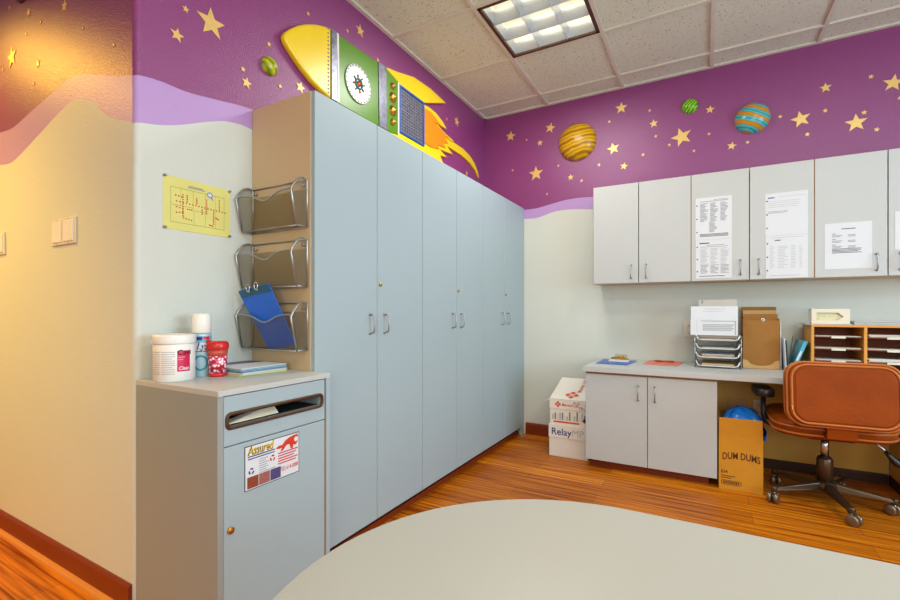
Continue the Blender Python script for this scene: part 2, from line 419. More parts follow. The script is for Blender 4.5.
# ------------------------------------------------------------------ helpers for joinery
def handle(b, axis, p, up0, up1, out, m, r=.0042):
    """bow handle: p = (a, b) plan point on the door face, out = direction"""
    x, y = p; o = Vector(out); d = .028
    P = [Vector((x, y, up0)), Vector((x, y, up0)) + o * d * .75 + Vector((0, 0, .003)), Vector((x, y, up0 + .012)) + o * d, Vector((x, y, (up0 + up1) / 2)) + o * d * 1.08,
         Vector((x, y, up1 - .012)) + o * d, Vector((x, y, up1)) + o * d * .75 - Vector((0, 0, .003)), Vector((x, y, up1))]
    b.tube(P, r, m, 8)
    for z in (up0, up1): b.tube([Vector((x, y, z)), Vector((x, y, z)) + o * .004], .0075, m, 10)

# tall cabinets along the left wall: x 0..0.389, three units of two doors
TZ, TX = 1.982, .389
tys = [-2.463, -1.657, -.861, -.061]
tl = ['grey tall storage cabinet nearest the doorway, with mesh file pockets on its tan side', 'middle one of the three tall grey storage cabinets along the left wall', 'grey tall storage cabinet in the back corner, farthest of the row']
for k in range(3):
    a, c = tys[k], tys[k + 1]; mid = (a + c) / 2
    t = thing('storage_cabinet', tl[k], 'cabinet', (.2, mid, 0), 'tall storage cabinets along the left wall')
    b = MB()
    b.box((.002, a + .0005, .07), (TX - .024, a + .019, TZ), M['tan']).box((.002, c - .019, .07), (TX - .024, c - .0005, TZ), M['tan'])
    b.box((.002, a + .019, TZ - .02), (TX - .024, c - .019, TZ), M['tan']).box((.002, a + .019, .07), (TX - .024, c - .019, .088), M['tan'])
    b.box((.002, a + .019, .088), (.012, c - .019, TZ - .02), M['tan'])
    b.box((.002, a + .019, 1.0), (TX - .04, c - .019, 1.02), M['tan'])
    b.build('carcass', t, bevel=.001)
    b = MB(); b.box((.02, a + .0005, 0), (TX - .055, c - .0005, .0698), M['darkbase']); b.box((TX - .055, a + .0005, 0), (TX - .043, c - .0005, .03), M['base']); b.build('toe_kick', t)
    b = MB(); b.box((TX - .024, a + .0005, .07), (TX - .0215, a + .016, TZ), M['edge']); b.build('edge_band', t)
    if k == 2:
        b = MB(); b.box((TX - .03, -.061, 0.0), (TX - .006, -.002, TZ), M['lamd']); b.build('filler_strip', t)
    for s in (0, 1):
        d0, d1 = (a + .002, mid - .0018) if s == 0 else (mid + .0018, c - .002)
        b = MB(); b.box((TX - .02, d0, .073), (TX, d1, TZ - .001), M['lamd']); d = b.build('door', t, bevel=.0016)
        b = MB(); handle(b, 0, (TX, mid + (-.056 if s == 0 else .054)), .975, 1.065, (1, 0, 0), M['steel']); b.build('handle', d)
        if s == 1:
            b = MB(); yy = mid - .0 + .022
            b.tube([(TX, yy, 1.21), (TX + .006, yy, 1.21)], .0095, M['brass'], 14).tube([(TX + .006, yy, 1.206), (TX + .0066, yy, 1.206)], .003, M['dark'], 6)
            b.build('lock', d)

# low locking drop box cabinet
LX, LY0, LY1, LZ = .475, -2.938, -2.466, .835
t = thing('drop_box_cabinet', 'low grey locking document drop box cabinet with a slot and recycling sticker', 'cabinet', (.24, -2.70, 0))
b = MB()
b.box((.002, LY0, 0), (LX, LY0 + .02, LZ - .018), M['greige']); b.box((.002, LY1 - .02, 0), (LX + .002, LY1, LZ - .018), M['lamd'])
b.box((.002, LY0 + .02, 0), (.012, LY1 - .02, LZ - .018), M['tan']); b.box((.012, LY0 + .02, .06), (LX - .03, LY1 - .02, .078), M['tan'])
b.box((LX - .05, LY0 + .02, 0), (LX - .03, LY1 - .02, .06), M['lamd'])
b.build('carcass', t, bevel=.001)
b = MB(); b.box((.002, LY0, LZ - .018), (LX + .003, LY1, LZ), M['lam']); b.build('top_panel', t, bevel=.0012)
b = MB(); FY0, FY1 = LY0 + .021, LY1 - .028; SX = LX - .02
sy0, sy1, sz0, sz1 = -2.905, -2.51, .716, .755
b.box((SX, FY0, .659), (LX, FY1, sz0), M['lamd']).box((SX, FY0, sz1), (LX, FY1, LZ - .021), M['lamd'])
b.box((SX, FY0, sz0), (LX, sy0, sz1), M['lamd']).box((SX, sy1, sz0), (LX, FY1, sz1), M['lamd'])
fp = b.build('slot_panel', t)
b = MB(); q = rrect(sy1 - sy0 + .006, sz1 - sz0 + .006, .014)
b.tube([(LX + .0005, (sy0 + sy1) / 2 + u, (sz0 + sz1) / 2 + w) for u, w in q], .006, M['frame'], 8, closed=True)
b.build('slot_trim', fp)
b = MB(); b.box((LX - .16, sy0 - .004, sz0 - .03), (LX - .15, sy1 + .004, sz1 + .03), M['dark']); b.box((LX - .15, sy0 - .004, sz0 - .012), (SX, sy1 + .004, sz0 - .002), M['dark']); b.box((LX - .15, sy0 - .004, sz1 + .002), (SX, sy1 + .004, sz1 + .012), M['dark'])
b.build('slot_chute', t)
b = MB(); b.prism([(LX - .018, -2.897, .722), (LX - .018, -2.70, .722), (LX - .05, -2.70, .752), (LX - .05, -2.897, .726)], (.004, 0, 0), M['edge']); b.build('slot_baffle', t)
b = MB(); b.box((SX, FY0, .06), (LX, FY1, .655), M['lamd']); dr = b.build('door', t, bevel=.001)
b = MB(); b.box((SX - .003, FY1 + .001, .05), (LX - .004, LY1 - .021, .655), M['brownedge']); b.build('hinge_strip', t)
b = MB(); b.tube([(LX, -2.896, .394), (LX + .007, -2.896, .394)], .0105, M['brass'], 16).tube([(LX + .007, -2.896, .394), (LX + .0105, -2.896, .394)], .0055, M['copper'], 12); b.build('lock', dr)
# sticker on the door
b = MB(); X = LX + .0008; a, c, z0, z1 = -2.846, -2.621, .494, .640; W = c - a; H = z1 - z0
b.box((LX + .0002, a, z0), (X, c, z1), M['inkd'])
X += .0003; Pq = lambda u, w: (X, a + u * W, z0 + w * H)
def patch(u0, w0, u1, w1, m, dx=0.0): b.add([(X + dx, a + u0 * W, z0 + w0 * H), (X + dx, a + u1 * W, z0 + w0 * H), (X + dx, a + u1 * W, z0 + w1 * H), (X + dx, a + u0 * W, z0 + w1 * H)], [(0, 1, 2, 3)], m)
patch(.012, .018, .988, .982, M['paper'])
X += .0002
tx = lambda s, u, w, h, m, wd=None, bold=0, sh=0: b.text(s, (X, a + u * W, z0 + w * H), (0, 1, 0), (0, 0, 1), h, m, wd, bold, sh)
X += .0002; tx('Assured', .045, .79, .040, M['inkd'], .455 * W, .03, .15); X += .0002
tx('Assured', .04, .80, .040, mat('sticker_yellow', (236, 200, 20), .5), .45 * W, .0, .15)
for i in range(2): patch(.05, .74 - i * .055, .52, .765 - i * .055, M['navy'] if i else M['inkd'])
for i in range(7): patch(.24, .62 - i * .05, .24 + (.16, .12, .18, .14, .16, .13, .30)[i], .635 - i * .05, M['ink'])
for i in range(5): patch(.58, .60 - i * .062, .97 - .04 * (i % 3), .628 - i * .062, mat('sticker_red', (196, 44, 40), .5))
tx('(702) 614-0088', .60, .17, .020, M['red'], .37 * W, .008)
# red running animal across the top right
body = [(.53, .75), (.60, .80), (.66, .79), (.72, .88), (.80, .93), (.88, .95), (.97, .96), (.97, .78), (.93, .70), (.88, .72), (.86, .62), (.82, .66), (.80, .76), (.74, .76), (.68, .66), (.62, .65), (.66, .73), (.60, .72)]
b.add([Pq(u, w) for u, w in body], [tuple(range(len(body)))], mat('sticker_orange_red', (206, 56, 28), .5))
X += .0002
b.add(circle(Pq(.93, .84), .0085, (0, 1, 0), (0, 0, 1), 16), [tuple(range(16))], M['paper'])
for u, w, m_, s_ in ((.11, .42, M['navy'], .011), (.48, .56, M['red'], .011)):     # recycling marks: three bent arrows
    for k in range(3):
        A = PI / 2 + k * 2 * PI / 3
        cc = Vector(Pq(u, w)); ring = []
        for i in range(5):
            q = A - .85 + 1.2 * i / 4; ring.append((math.cos(q), math.sin(q)))
        pts = [cc + Vector((0, x_ * s_, y_ * s_)) for x_, y_ in ring] + [cc + Vector((0, math.cos(A + .75) * s_ * .75, math.sin(A + .75) * s_ * .75))] + [cc + Vector((0, x_ * s_ * .5, y_ * s_ * .5)) for x_, y_ in reversed(ring)]
        b.add(pts, [tuple(range(len(pts)))], m_)
for i, m_ in enumerate(((150, 72, 40), (170, 104, 96), (80, 76, 130))):
    patch(.04 + i * .2, .04, .23 + i * .2, .30, mat('sticker_photo_%s' % 'abc'[i], m_, .5, vary=(160, .4)))
b.build('sticker', dr)

# ------------------------------------------------------------------ wire mesh file pockets on the tan cabinet side
YS = tys[0] - .0005
pk = [(1.422, 1.623, 'top mesh wire file pocket on the tan cabinet side, empty'), (1.177, 1.375, 'middle mesh wire file pocket on the tan cabinet side, empty'), (.917, 1.115, 'bottom mesh wire file pocket on the tan cabinet side, holding a blue clipboard')]
proto = None
for z0, z1, lab in pk:
    if proto is not None:
        copy_tree(proto, (.18, YS, z0), lab); continue
    t = thing('file_pocket', lab, 'file holder', (.18, YS, z0), 'mesh wall file pockets'); proto = t
    xa, xb = .012, .352; h = z1 - z0; yb = YS - .0035; yfb, yft = YS - .058, YS - .088    # front bottom and top
    ztop = z0 + h * .74
    def ft(x):   # scooped front rim
        u = (x - xa) / (xb - xa)
        return ztop - .032 * math.exp(-((u - .5) / .19) ** 2)
    ns = 24; xsn = [xa + (xb - xa) * i / ns for i in range(ns + 1)]
    rim = [(x, yfb + (yft - yfb) * ((ft(x) - z0) / h), ft(x)) for x in xsn]
    b = MB()
    b.tube(rim, .0038, M['steel'], 6)
    b.tube([(xa, yfb, z0 + .003), (xb, yfb, z0 + .003)], .003, M['steel'], 6)
    for x in (xa, xb):
        arc = [(x, yb, z0 + .004), (x, yb, z0 + h * .7), (x, yb, z1 - .012), (x, yb - .006, z1 - .003), (x, yb - .025, z1 - .001), (x, yb - .05, z1 - .012), (x, yft + .012, ztop + .014), (x, yft, ztop - .008), (x, yfb, z0 + .004)]
        b.tube(arc, .0042, M['steel'], 8); b.tube([(x, yb, z0 + .004), (x, yfb, z0 + .004)], .0035, M['steel'], 6)
    b.tube([(xa, yb, z1 - .004), (xb, yb, z1 - .004)], .0032, M['steel'], 6); b.tube([(xa, yb, z0 + .003), (xb, yb, z0 + .003)], .003, M['steel'], 6)
    for x in (xa + .02, xb - .02):
        b.tube([(x, yb - .006, z1 - .025), (x, yb + .003, z1 - .025)], .007, M['steel'], 10)
    b.build('wire_frame', t)
    b = MB(); n = ns + 1
    vs = [(x, yfb, z0 + .003) for x in xsn] + rim
    b.add(vs, [(i, i + 1, n + i + 1, n + i) for i in range(ns)], MESH, True); b.build('mesh_front', t)
    b = MB(); b.quad((xa, yb, z0 + .003), (xb, yb, z0 + .003), (xb, yb, z1 - .04), (xa, yb, z1 - .04), MESH)
    b.quad((xa, yb, z0 + .003), (xb, yb, z0 + .003), (xb, yfb, z0 + .003), (xa, yfb, z0 + .003), MESH); b.build('mesh_back', t)
    for x in (xa, xb):
        b = MB(); b.add([(x, yb, z0 + .004), (x, yb, z1 - .012), (x, yb - .025, z1 - .002), (x, yb - .05, z1 - .012), (x, yft, ztop - .008), (x, yfb, z0 + .004)], [(0, 1, 2, 3, 4, 5)], MESHL); b.build('mesh_side', t)

# blue clipboard leaning in the bottom pocket
t = thing('clipboard', 'blue clipboard leaning tilted in the bottom mesh pocket', 'clipboard', (.24, YS - .05, .921))
cA, cB, cC, cD = Vector((.026, -2.553, 1.166)), Vector((.222, -2.553, 1.195)), Vector((.330, -2.506, .942)), Vector((.162, -2.506, .9215))
def cb(s, r): return (cA * (1 - s) + cB * s) * (1 - r) + (cD * (1 - s) + cC * s) * r
cn = (cB - cA).cross(cD - cA).normalized()
if cn.y > 0: cn = -cn
b = MB(); b.prism([cb(*q) for q in ((.05, 0), (.95, 0), (1, .03), (1, .97), (.95, 1), (.05, 1), (0, .97), (0, .03))], -cn * .004, M['blue']); b.build('board', t, bevel=.001)
b = MB(); b.prism([cb(*q) + cn * .0003 for q in ((.03, .01), (.97, .01), (.99, .13), (.02, .13))], cn * .002, mat('dark_teal_plastic', (10, 84, 116), .35)); b.build('top_strip', t)
for s in (.36, .62):
    b = MB(); q = cb(s, .03) + cn * .006; b.tube([q + Vector((.011 * math.cos(k * PI / 5), 0, .010 + .015 * math.sin(k * PI / 5))) for k in range(10)], .003, M['chrome'], 6, closed=True)
    b.tube([cb(s, .05), cb(s, .05) + cn * .007], .006, M['chrome'], 8)
    b.build('ring_clip', t)

# ------------------------------------------------------------------ laminated evacuation plan on the wall
t = thing('wall_poster', 'yellow laminated floor plan pinned to the white wall beside the mesh pockets', 'poster', (.0, -2.71, 1.5))
a, c, z0, z1 = -2.846, -2.572, 1.393, 1.596
b = MB(); b.box((.0005, a, z0), (.0022, c, z1), M['yellowl']); W = c - a; H = z1 - z0; X = .0025
tanl = mat('plan_line', (120, 116, 60), .6); redd = mat('plan_red', (200, 58, 30), .6)
def bar(u0, w0, u1, w1, m, dx=0): b.add([(X + dx, a + u0 * W, z0 + w0 * H), (X + dx, a + u1 * W, z0 + w0 * H), (X + dx, a + u1 * W, z0 + w1 * H), (X + dx, a + u0 * W, z0 + w1 * H)], [(0, 1, 2, 3)], m)
for q in ((.1, .14, .9, .147), (.1, .80, .9, .807)): bar(*q, tanl)
for q in ((.1, .14, .104, .807), (.897, .14, .901, .807), (.24, .47, .243, .80), (.42, .47, .423, .80), (.60, .40, .603, .80), (.76, .45, .763, .80), (.43, .14, .433, .42), (.60, .14, .603, .44), (.76, .14, .763, .40)): bar(*q, tanl)
bar(.1, .47, .42, .476, tanl); bar(.42, .42, .62, .426, tanl)
for i in range(3): bar(.34 + .006 * i, .845 + .018 * i, .60 - .02 * i, .856 + .018 * i, M['ink'])
def dashes(p, q, n):
    for i in range(n):
        s = (i + .25) / n; y_ = p[0] + (q[0] - p[0]) * s; w_ = p[1] + (q[1] - p[1]) * s
        bar(y_ - .0105, w_ - .0125, y_ + .0105, w_ + .0125, redd, .0002)
dashes((.16, .66), (.28, .64), 3); dashes((.17, .55), (.95, .50), 17); dashes((.27, .70), (.27, .25), 10); dashes((.27, .25), (.42, .22), 4); dashes((.17, .44), (.30, .42), 3); dashes((.17, .33), (.30, .36), 3)
dashes((.33, .70), (.33, .55), 4); dashes((.47, .68), (.47, .55), 4); dashes((.62, .70), (.62, .38), 7); dashes((.82, .75), (.82, .52), 5); dashes((.73, .48), (.73, .20), 7); dashes((.33, .43), (.42, .43), 3); dashes((.55, .48), (.55, .36), 3); dashes((.66, .20), (.73, .18), 3); dashes((.76, .36), (.82, .33), 3)
pl = circle((X + .0003, a + .67 * W, z0 + .80 * H), .013, (0, 1, 0), (0, 0, .9), 18); pl = pl[:15] + [Vector((X + .0003, a + .73 * W, z0 + .68 * H))] + pl[16:]
b.add(pl, [tuple(range(len(pl)))], mat('plan_blue', (110, 132, 200), .6)); pl2 = circle((X + .0005, a + .67 * W, z0 + .80 * H), .009, (0, 1, 0), (0, 0, .85), 14); b.add(pl2, [tuple(range(14))], mat('plan_pale', (214, 216, 222), .6))
b.build('sheet', t)
for y, z in ((a + .004, z1 - .004), (c - .005, z1 - .006), (a + .004, z0 + .004), (c - .005, z0 + .006)):
    b = MB(); b.lathe([(.0055, 0), (.0055, .002), (.003, .004), (.0028, .008), (.0048, .010), (.0, .012)], M['steel'], n=12, T=Matrix.Translation((.002, y, z)) @ Matrix.Rotation(PI / 2, 4, 'Y')); b.build('push_pin', t)

# ------------------------------------------------------------------ light switches on the hall wall
def switch(xc, gangs, label):
    w = .115 if gangs == 2 else .115; z0, z1 = 1.357, 1.468
    t = thing('light_switch', label, 'light switch', (xc, WE, (z0 + z1) / 2), 'hall light switches')
    b = MB(); hw = .112; b.box((xc - hw, WE - .007, z0), (xc + hw, WE, z1), M['ivory']); b.build('switch_plate', t, bevel=.003)
    for s in (-1, 1):
        b = MB(); xm = xc + s * hw * .48; b.box((xm - hw * .38, WE - .0105, z0 + .012), (xm + hw * .38, WE - .0065, z1 - .012), M['plastic']); r = b.build('rocker', t, bevel=.0015)
        for z in (z0 + .006, z1 - .006): MB().tube([(xm, WE - .0085, z), (xm, WE - .0065, z)], .0022, M['ink'], 8).build('screw', t)
    return t
switch(-.559, 2, 'double light switch on the yellow hall wall, nearer the corner')
switch(-1.308, 2, 'double light switch at the left edge of the photo on the hall wall')

# ------------------------------------------------------------------ things on top of the low cabinet
def cyl_warp(c, r, a0, z0, sgn=1):
    return lambda s, z: Vector((c[0] + r * math.cos(a0 + s / r), c[1] + r * math.sin(a0 + s / r), z0 + z))
def cyl_patch(b, c, r, a0, a1, z0, z1, m, n=14):
    vs = [(c[0] + r * math.cos(a0 + (a1 - a0) * i / n), c[1] + r * math.sin(a0 + (a1 - a0) * i / n), z) for z in (z0, z1) for i in range(n + 1)]
    b.add(vs, [(i, i + 1, n + 2 + i, n + 1 + i) for i in range(n)], m, True)
AV = math.atan2(-3.784 + 2.868, 1.769 - .118)        # towards the camera, seen from here
c = (.118, -2.868, LZ); R = .0655
t = thing('wipes_canister', 'white tub of disinfecting wipes with a magenta label on the low cabinet', 'canister', c)
b = MB(); b.lathe([(R - .004, 0), (R, .003), (R, .128), (R - .003, .131)], M['plastic'], c, 40); bd = b.build('tub', t)
b = MB(); b.lathe([(R + .002, .131), (R + .003, .134), (R + .003, .156), (R + .0005, .162), (R - .02, .164), (R - .024, .160), (0, .160)], M['plastic'], c, 40); b.build('lid', t)
b = MB(); rr = R + .0006
cyl_patch(b, c, rr, AV + .12, AV + .78, c[2] + .035, c[2] + .108, M['magenta'])
for i in range(11): cyl_patch(b, c, rr, AV - .62, AV + .02 - (.12 if i % 4 == 3 else 0), c[2] + .102 - i * .0075, c[2] + .1045 - i * .0075, M['inkl'], 8)
for i in range(11): cyl_patch(b, c, rr, AV - 1.35, AV - .72, c[2] + .102 - i * .0075, c[2] + .1045 - i * .0075, M['inkl'], 8)
b.text('Cavi', (0, 0, 0), (1, 0, 0), (0, 1, 0), .024, M['inkd'], .046, .02, warp=cyl_warp(c, rr + .0004, AV + .13, c[2] + .094))
for i in range(2): cyl_patch(b, c, rr + .0004, AV + .16, AV + .5 - i * .1, c[2] + .083 - i * .008, c[2] + .087 - i * .008, M['pink'], 6)
b.text('Clean', (0, 0, 0), (1, 0, 0), (0, 1, 0), .017, M['paper'], .034, .02, .2, warp=cyl_warp(c, rr + .0004, AV + .2, c[2] + .041))
b.build('label', t)
c = (.108, -2.762, LZ); R = .034
t = thing('spray_can', 'tall white and blue disinfectant spray can between the tub and the red cup', 'spray can', c)
b = MB(); b.lathe([(R - .003, 0), (R, .003), (R, .152), (R - .002, .158), (R - .006, .163)], mat('spray_body', (176, 212, 222), .3, metal=.2), c, 32); b.build('can', t)
b = MB(); b.lathe([(R - .001, .163), (R + .0005, .165), (R - .001, .232), (R - .004, .236), (0, .237)], M['plastic'], c, 32); b.build('cap', t)
b = MB(); rr = R + .0006; A2 = math.atan2(-3.784 - c[1], 1.769 - c[0])
cyl_patch(b, c, rr, A2 - 1.3, A2 + 1.3, c[2] + .10, c[2] + .128, M['paper'], 20); cyl_patch(b, c, rr, A2 - 1.3, A2 + 1.3, c[2] + .128, c[2] + .152, mat('spray_sky', (120, 176, 206), .4), 20)
cyl_patch(b, c, rr + .0002, A2 - .55, A2 + .05, c[2] + .137, c[2] + .149, M['navy'], 6); cyl_patch(b, c, rr + .0002, A2 + .15, A2 + .85, c[2] + .139, c[2] + .150, M['red'], 6)
b.text('Lysol', (0, 0, 0), (1, 0, 0), (0, 1, 0), .036, M['navy'], .066, .025, .3, warp=cyl_warp(c, rr + .0004, A2 - .50, c[2] + .102))
cyl_patch(b, c, rr + .0003, A2 - .9, A2 + .9, c[2] + .093, c[2] + .097, M['orange'], 10)
n = 24
for k in range(n):
    q0, q1 = 2 * PI * k / n, 2 * PI * (k + 1) / n
    f_ = cyl_warp(c, rr + .0003, A2 - .1, c[2] + .052)
    b.add([f_(.026 * math.cos(q0), .03 * math.sin(q0)), f_(.026 * math.cos(q1), .03 * math.sin(q1)), f_(.019 * math.cos(q1), .022 * math.sin(q1)), f_(.019 * math.cos(q0), .022 * math.sin(q0))], [(0, 1, 2, 3)], mat('spray_teal', (60, 140, 160), .4))
b.build('label', t)
c = (.170, -2.738, LZ)
t = thing('drink_tumbler', 'small red lidded tumbler with pink flower print on the low cabinet', 'tumbler', c)
fm = bpy.data.materials.new('pink_flower_print'); fm.use_nodes = True
nt = fm.node_tree; vo = nt.nodes.new('ShaderNodeTexVoronoi'); vo.inputs['Scale'].default_value = 95; tcn = nt.nodes.new('ShaderNodeTexCoord'); cr = nt.nodes.new('ShaderNodeValToRGB'); cr.color_ramp.interpolation = 'CONSTANT'
el = cr.color_ramp.elements; el[0].position = 0; el[0].color = rgb((252, 228, 236)); el[1].position = .42; el[1].color = rgb((226, 96, 130)); k = el.new(.62); k.color = rgb((160, 24, 40))
nt.links.new(tcn.outputs['Object'], vo.inputs['Vector']); nt.links.new(vo.outputs['Distance'], cr.inputs[0]); nt.links.new(cr.outputs[0], nt.nodes['Principled BSDF'].inputs['Base Color']); nt.nodes['Principled BSDF'].inputs['Roughness'].default_value = .3
b = MB(); b.lathe([(.027, 0), (.0300, .003), (.0303, .014)], M['red'], c, 28); b.lathe([(.0303, .014), (.0335, .078)], fm, c, 28); b.lathe([(.0335, .078), (.035, .101)], mat('salmon_plastic', (196, 76, 58), .3), c, 28); b.build('cup', t)
b = MB(); b.lathe([(.0355, .101), (.0385, .103), (.039, .116), (.036, .127), (.029, .132), (0, .133)], M['red'], c, 28)
b.tube([(c[0] - .015, c[1] - .018, c[2] + .127), (c[0] - .024, c[1] - .026, c[2] + .132)], .008, M['red'], 10); b.build('lid', t)
# pile of folders and magazines, near the tall cabinet
pile = [('yellow green folder at the bottom of the pile beside the red tumbler', (196, 206, 40), .0065, .008, -.04, 'folder'),
        ('pale grey magazine just above the yellow green folder in the pile', (206, 208, 204), .006, .012, .02, 'magazine'),
        ('blue backed booklet in the middle of the pile on the low cabinet', (52, 96, 170), .005, .0, .03, 'booklet'),
        ('teal edged folder second from the top of the pile on the low cabinet', (30, 158, 172), .005, .004, -.02, 'folder'),
        ('white sheet with a purple cover corner topping the pile on the low cabinet', (234, 236, 240), .0035, .0, .015, 'magazine')]
z = LZ + .0003
for i, (lab, cl, th, sh, rz, nm) in enumerate(pile):
    cx_, cy_ = .142 + sh, -2.598 - sh * .6
    Tm = Matrix.Translation((cx_, cy_, z)) @ Matrix.Rotation(rz, 4, 'Z')
    m_ = mat('pile_cover_%s' % 'abcde'[i], cl, .4)
    b = MB(); b.box((-.115, -.105, 0), (.118, .105, th * .28), m_, Tm); b.box((-.113, -.103, th * .28), (.1155, .103, th * .75), M['paper'], Tm); b.box((-.115, -.105, th * .75), (.118, .105, th), m_, Tm)
    if i == 4:
        b.add([(-.113, -.103, th + .0003), (-.05, -.103, th + .0003), (-.02, .103, th + .0003), (-.113, .103, th + .0003)], [(0, 1, 2, 3)], mat('purple_cover', (84, 66, 120), .4), T=Tm)
    o = b.build('magazine' if nm == 'magazine' else nm, None, loc=(cx_, cy_, z)); tag(o, lab, nm, 'pile of folders and magazines')
    z += th + .0006

# ------------------------------------------------------------------ rocket relief on the left wall
t = thing('wall_rocket', 'big yellow and green rocket relief on the purple wall above the tall cabinets', 'wall decoration', (0, -1.3, 2.405))
ZC = 2.407
def yz(pts, x0=.0005, d=.03): return [(x0, y, z) for y, z in pts], (d, 0, 0)
def part(name, pts, m, d=.03, x0=.0005, bevel=.004, par=None):
    b = MB(); p, o = yz(pts, x0, d); b.prism(p, o, m); return b.build(name, par or t, bevel=bevel)
nose = smooth_curve([(-2.005, 2.578), (-2.082, 2.557), (-2.172, 2.518), (-2.240, 2.474), (-2.292, 2.426), (-2.314, 2.388)], 5)
# outline of the nose, rounded tip, mirrored
top = [(-2.005, 2.592), (-2.06, 2.575), (-2.11, 2.556), (-2.17, 2.524), (-2.225, 2.487), (-2.27, 2.447), (-2.303, 2.412), (-2.316, 2.388)]
bot = [(-2.306, 2.366), (-2.285, 2.345), (-2.246, 2.315), (-2.193, 2.280), (-2.139, 2.252), (-2.08, 2.232), (-2.005, 2.215)]
part('nose_cone', top + bot, M['ryellow'], .034, bevel=.010)
rv = None
for i in range(17):
    z = 2.238 + (2.575 - 2.238) * i / 16
    if rv is None:
        b = MB(); b.lathe([(.0055, 0), (.0045, .002), (0, .003)], M['ink'], n=8, T=Matrix.Translation((.0345, -2.027, z)) @ Matrix.Rotation(PI / 2, 4, 'Y')); rv = b.build('rivet', t); z00 = z
    else:
        r_ = rv.copy(); COL.objects.link(r_); r_.parent = t; r_.location = (0, 0, z - z00)
part('metal_band', [(-2.004, 2.215), (-1.957, 2.215), (-1.964, 2.590), (-2.004, 2.592)], M['galv'], .036, bevel=.002)
part('white_strip', [(-1.957, 2.215), (-1.944, 2.215), (-1.950, 2.590), (-1.964, 2.590)], M['plastic'], .038, bevel=.003)
part('body_panel', [(-1.944, 2.215), (-1.596, 2.215), (-1.604, 2.602), (-1.950, 2.590)], M['rgreen'], .03)
part('metal_band', [(-1.596, 2.215), (-1.517, 2.215), (-1.526, 2.608), (-1.604, 2.605)], M['galv'], .036, bevel=.002)
part('knob_panel', [(-1.516, 2.215), (-1.394, 2.230), (-1.394, 2.575), (-1.526, 2.606)], M['rgreen'], .03)
part('white_strip', [(-1.400, 2.232), (-1.386, 2.236), (-1.386, 2.568), (-1.400, 2.574)], M['plastic'], .033, bevel=.002)
GC = (-1.79, 2.386); GR = .108
b = MB(); b.prism(circle((.031, GC[0], GC[1]), GR, (0, 1, 0), (0, 0, 1), 48), (.008, 0, 0), M['pearl']); g = b.build('gauge', t, bevel=.003)
b = MB()
for k in range(24):
    q = 2 * PI * k / 24; cy_, cz_ = GC[0] + .099 * math.cos(q), GC[1] + .099 * math.sin(q)
    b.tube([(.039, cy_, cz_), (.0408, cy_, cz_)], .0042, M['blackp'], 6)
b.build('gauge_ticks', g)
b = MB(); X = .042
b.tube(circle((X, GC[0], GC[1]), .027, (0, 1, 0), (0, 0, 1), 28), .0055, M['turq'], 8, closed=True)
for k in range(8):
    q = 2 * PI * k / 8 + .2; b.tube([(X, GC[0] + .024 * math.cos(q), GC[1] + .024 * math.sin(q)), (X, GC[0] + .050 * math.cos(q), GC[1] + .050 * math.sin(q))], [.003, .0045], M['turq'] if k % 2 else M['copper'], 6)
b.lathe([(.017, 0), (.016, .005), (.009, .009), (0, .010)], M['copper'], n=20, T=Matrix.Translation((X - .003, GC[0], GC[1])) @ Matrix.Rotation(PI / 2, 4, 'Y'))
b.build('gauge_wheel', g)
for y, z, r in ((-1.458, 2.520, .022), (-1.456, 2.448, .033), (-1.456, 2.363, .033), (-1.458, 2.290, .022)):
    b = MB(); Tm = Matrix.Translation((.030, y, z)) @ Matrix.Rotation(PI / 2, 4, 'Y')
    b.lathe([(r, 0), (r, .004), (r * .82, .007), (r * .86, .012), (r * .55, .018), (r * .4, .018), (r * .22, .024), (0, .025)], M['brass'], n=24, T=Tm)
    b.build('knob', t)
gy0, gy1, gz0, gz1 = -1.386, -1.084, 2.250, 2.565
b = MB(); b.box((.0005, gy0, gz0), (.0225, gy1, gz1), mat('grille_backing', (54, 50, 84), .5)); gg = b.build('grille_panel', t)
b = MB(); w_ = .014
b.box((.022, gy0, gz0), (.036, gy0 + w_, gz1), M['rblue']).box((.022, gy1 - w_, gz0), (.036, gy1, gz1), M['rblue']).box((.022, gy0 + w_, gz0), (.036, gy1 - w_, gz0 + w_), M['rblue']).box((.022, gy0 + w_, gz1 - w_), (.036, gy1 - w_, gz1), M['rblue'])
b.build('grille_frame', gg, bevel=.002)
b = MB(); n = 13
for i in range(n):
    y = gy0 + w_ + (gy1 - gy0 - 2 * w_) * (i + .5) / n; b.box((.024, y - .0048, gz0 + w_), (.029, y + .0048, gz1 - w_), M['galv'])
for i in range(n + 1):
    z = gz0 + w_ + (gz1 - gz0 - 2 * w_) * (i + .5) / (n + 1); b.box((.0235, gy0 + w_, z - .005), (.0285, gy1 - w_, z + .005), M['galv'])
b.build('grille_mesh', gg)
fin = [(-1.54, 2.610), (-1.40, 2.640), (-1.213, 2.691), (-.995, 2.705), (-.766, 2.690), (-1.083, 2.566), (-1.386, 2.566), (-1.394, 2.577)]
part('fin', fin, M['ryellow'], .03)
part('fin', [(-1.50, 2.213), (-1.394, 2.229), (-1.386, 2.248), (-1.083, 2.248), (-.86, 2.263), (-.80, 2.20), (-1.0, 2.13), (-1.25, 2.15), (-1.40, 2.185)], M['ryellow'], .03)
fl_o = [(-1.083, 2.562), (-1.0, 2.572), (-.888, 2.568), (-.80, 2.54), (-.729, 2.505), (-.88, 2.494), (-.801, 2.469), (-.608, 2.446), (-.747, 2.424), (-.60, 2.437), (-.454, 2.436), (-.33, 2.415), (-.234, 2.372), (-.18, 2.32), (-.149, 2.272), (-.22, 2.318), (-.325, 2.350), (-.41, 2.366), (-.496, 2.374), (-.729, 2.373), (-.635, 2.334), (-.843, 2.312), (-.729, 2.284), (-.836, 2.266), (-1.083, 2.25)]
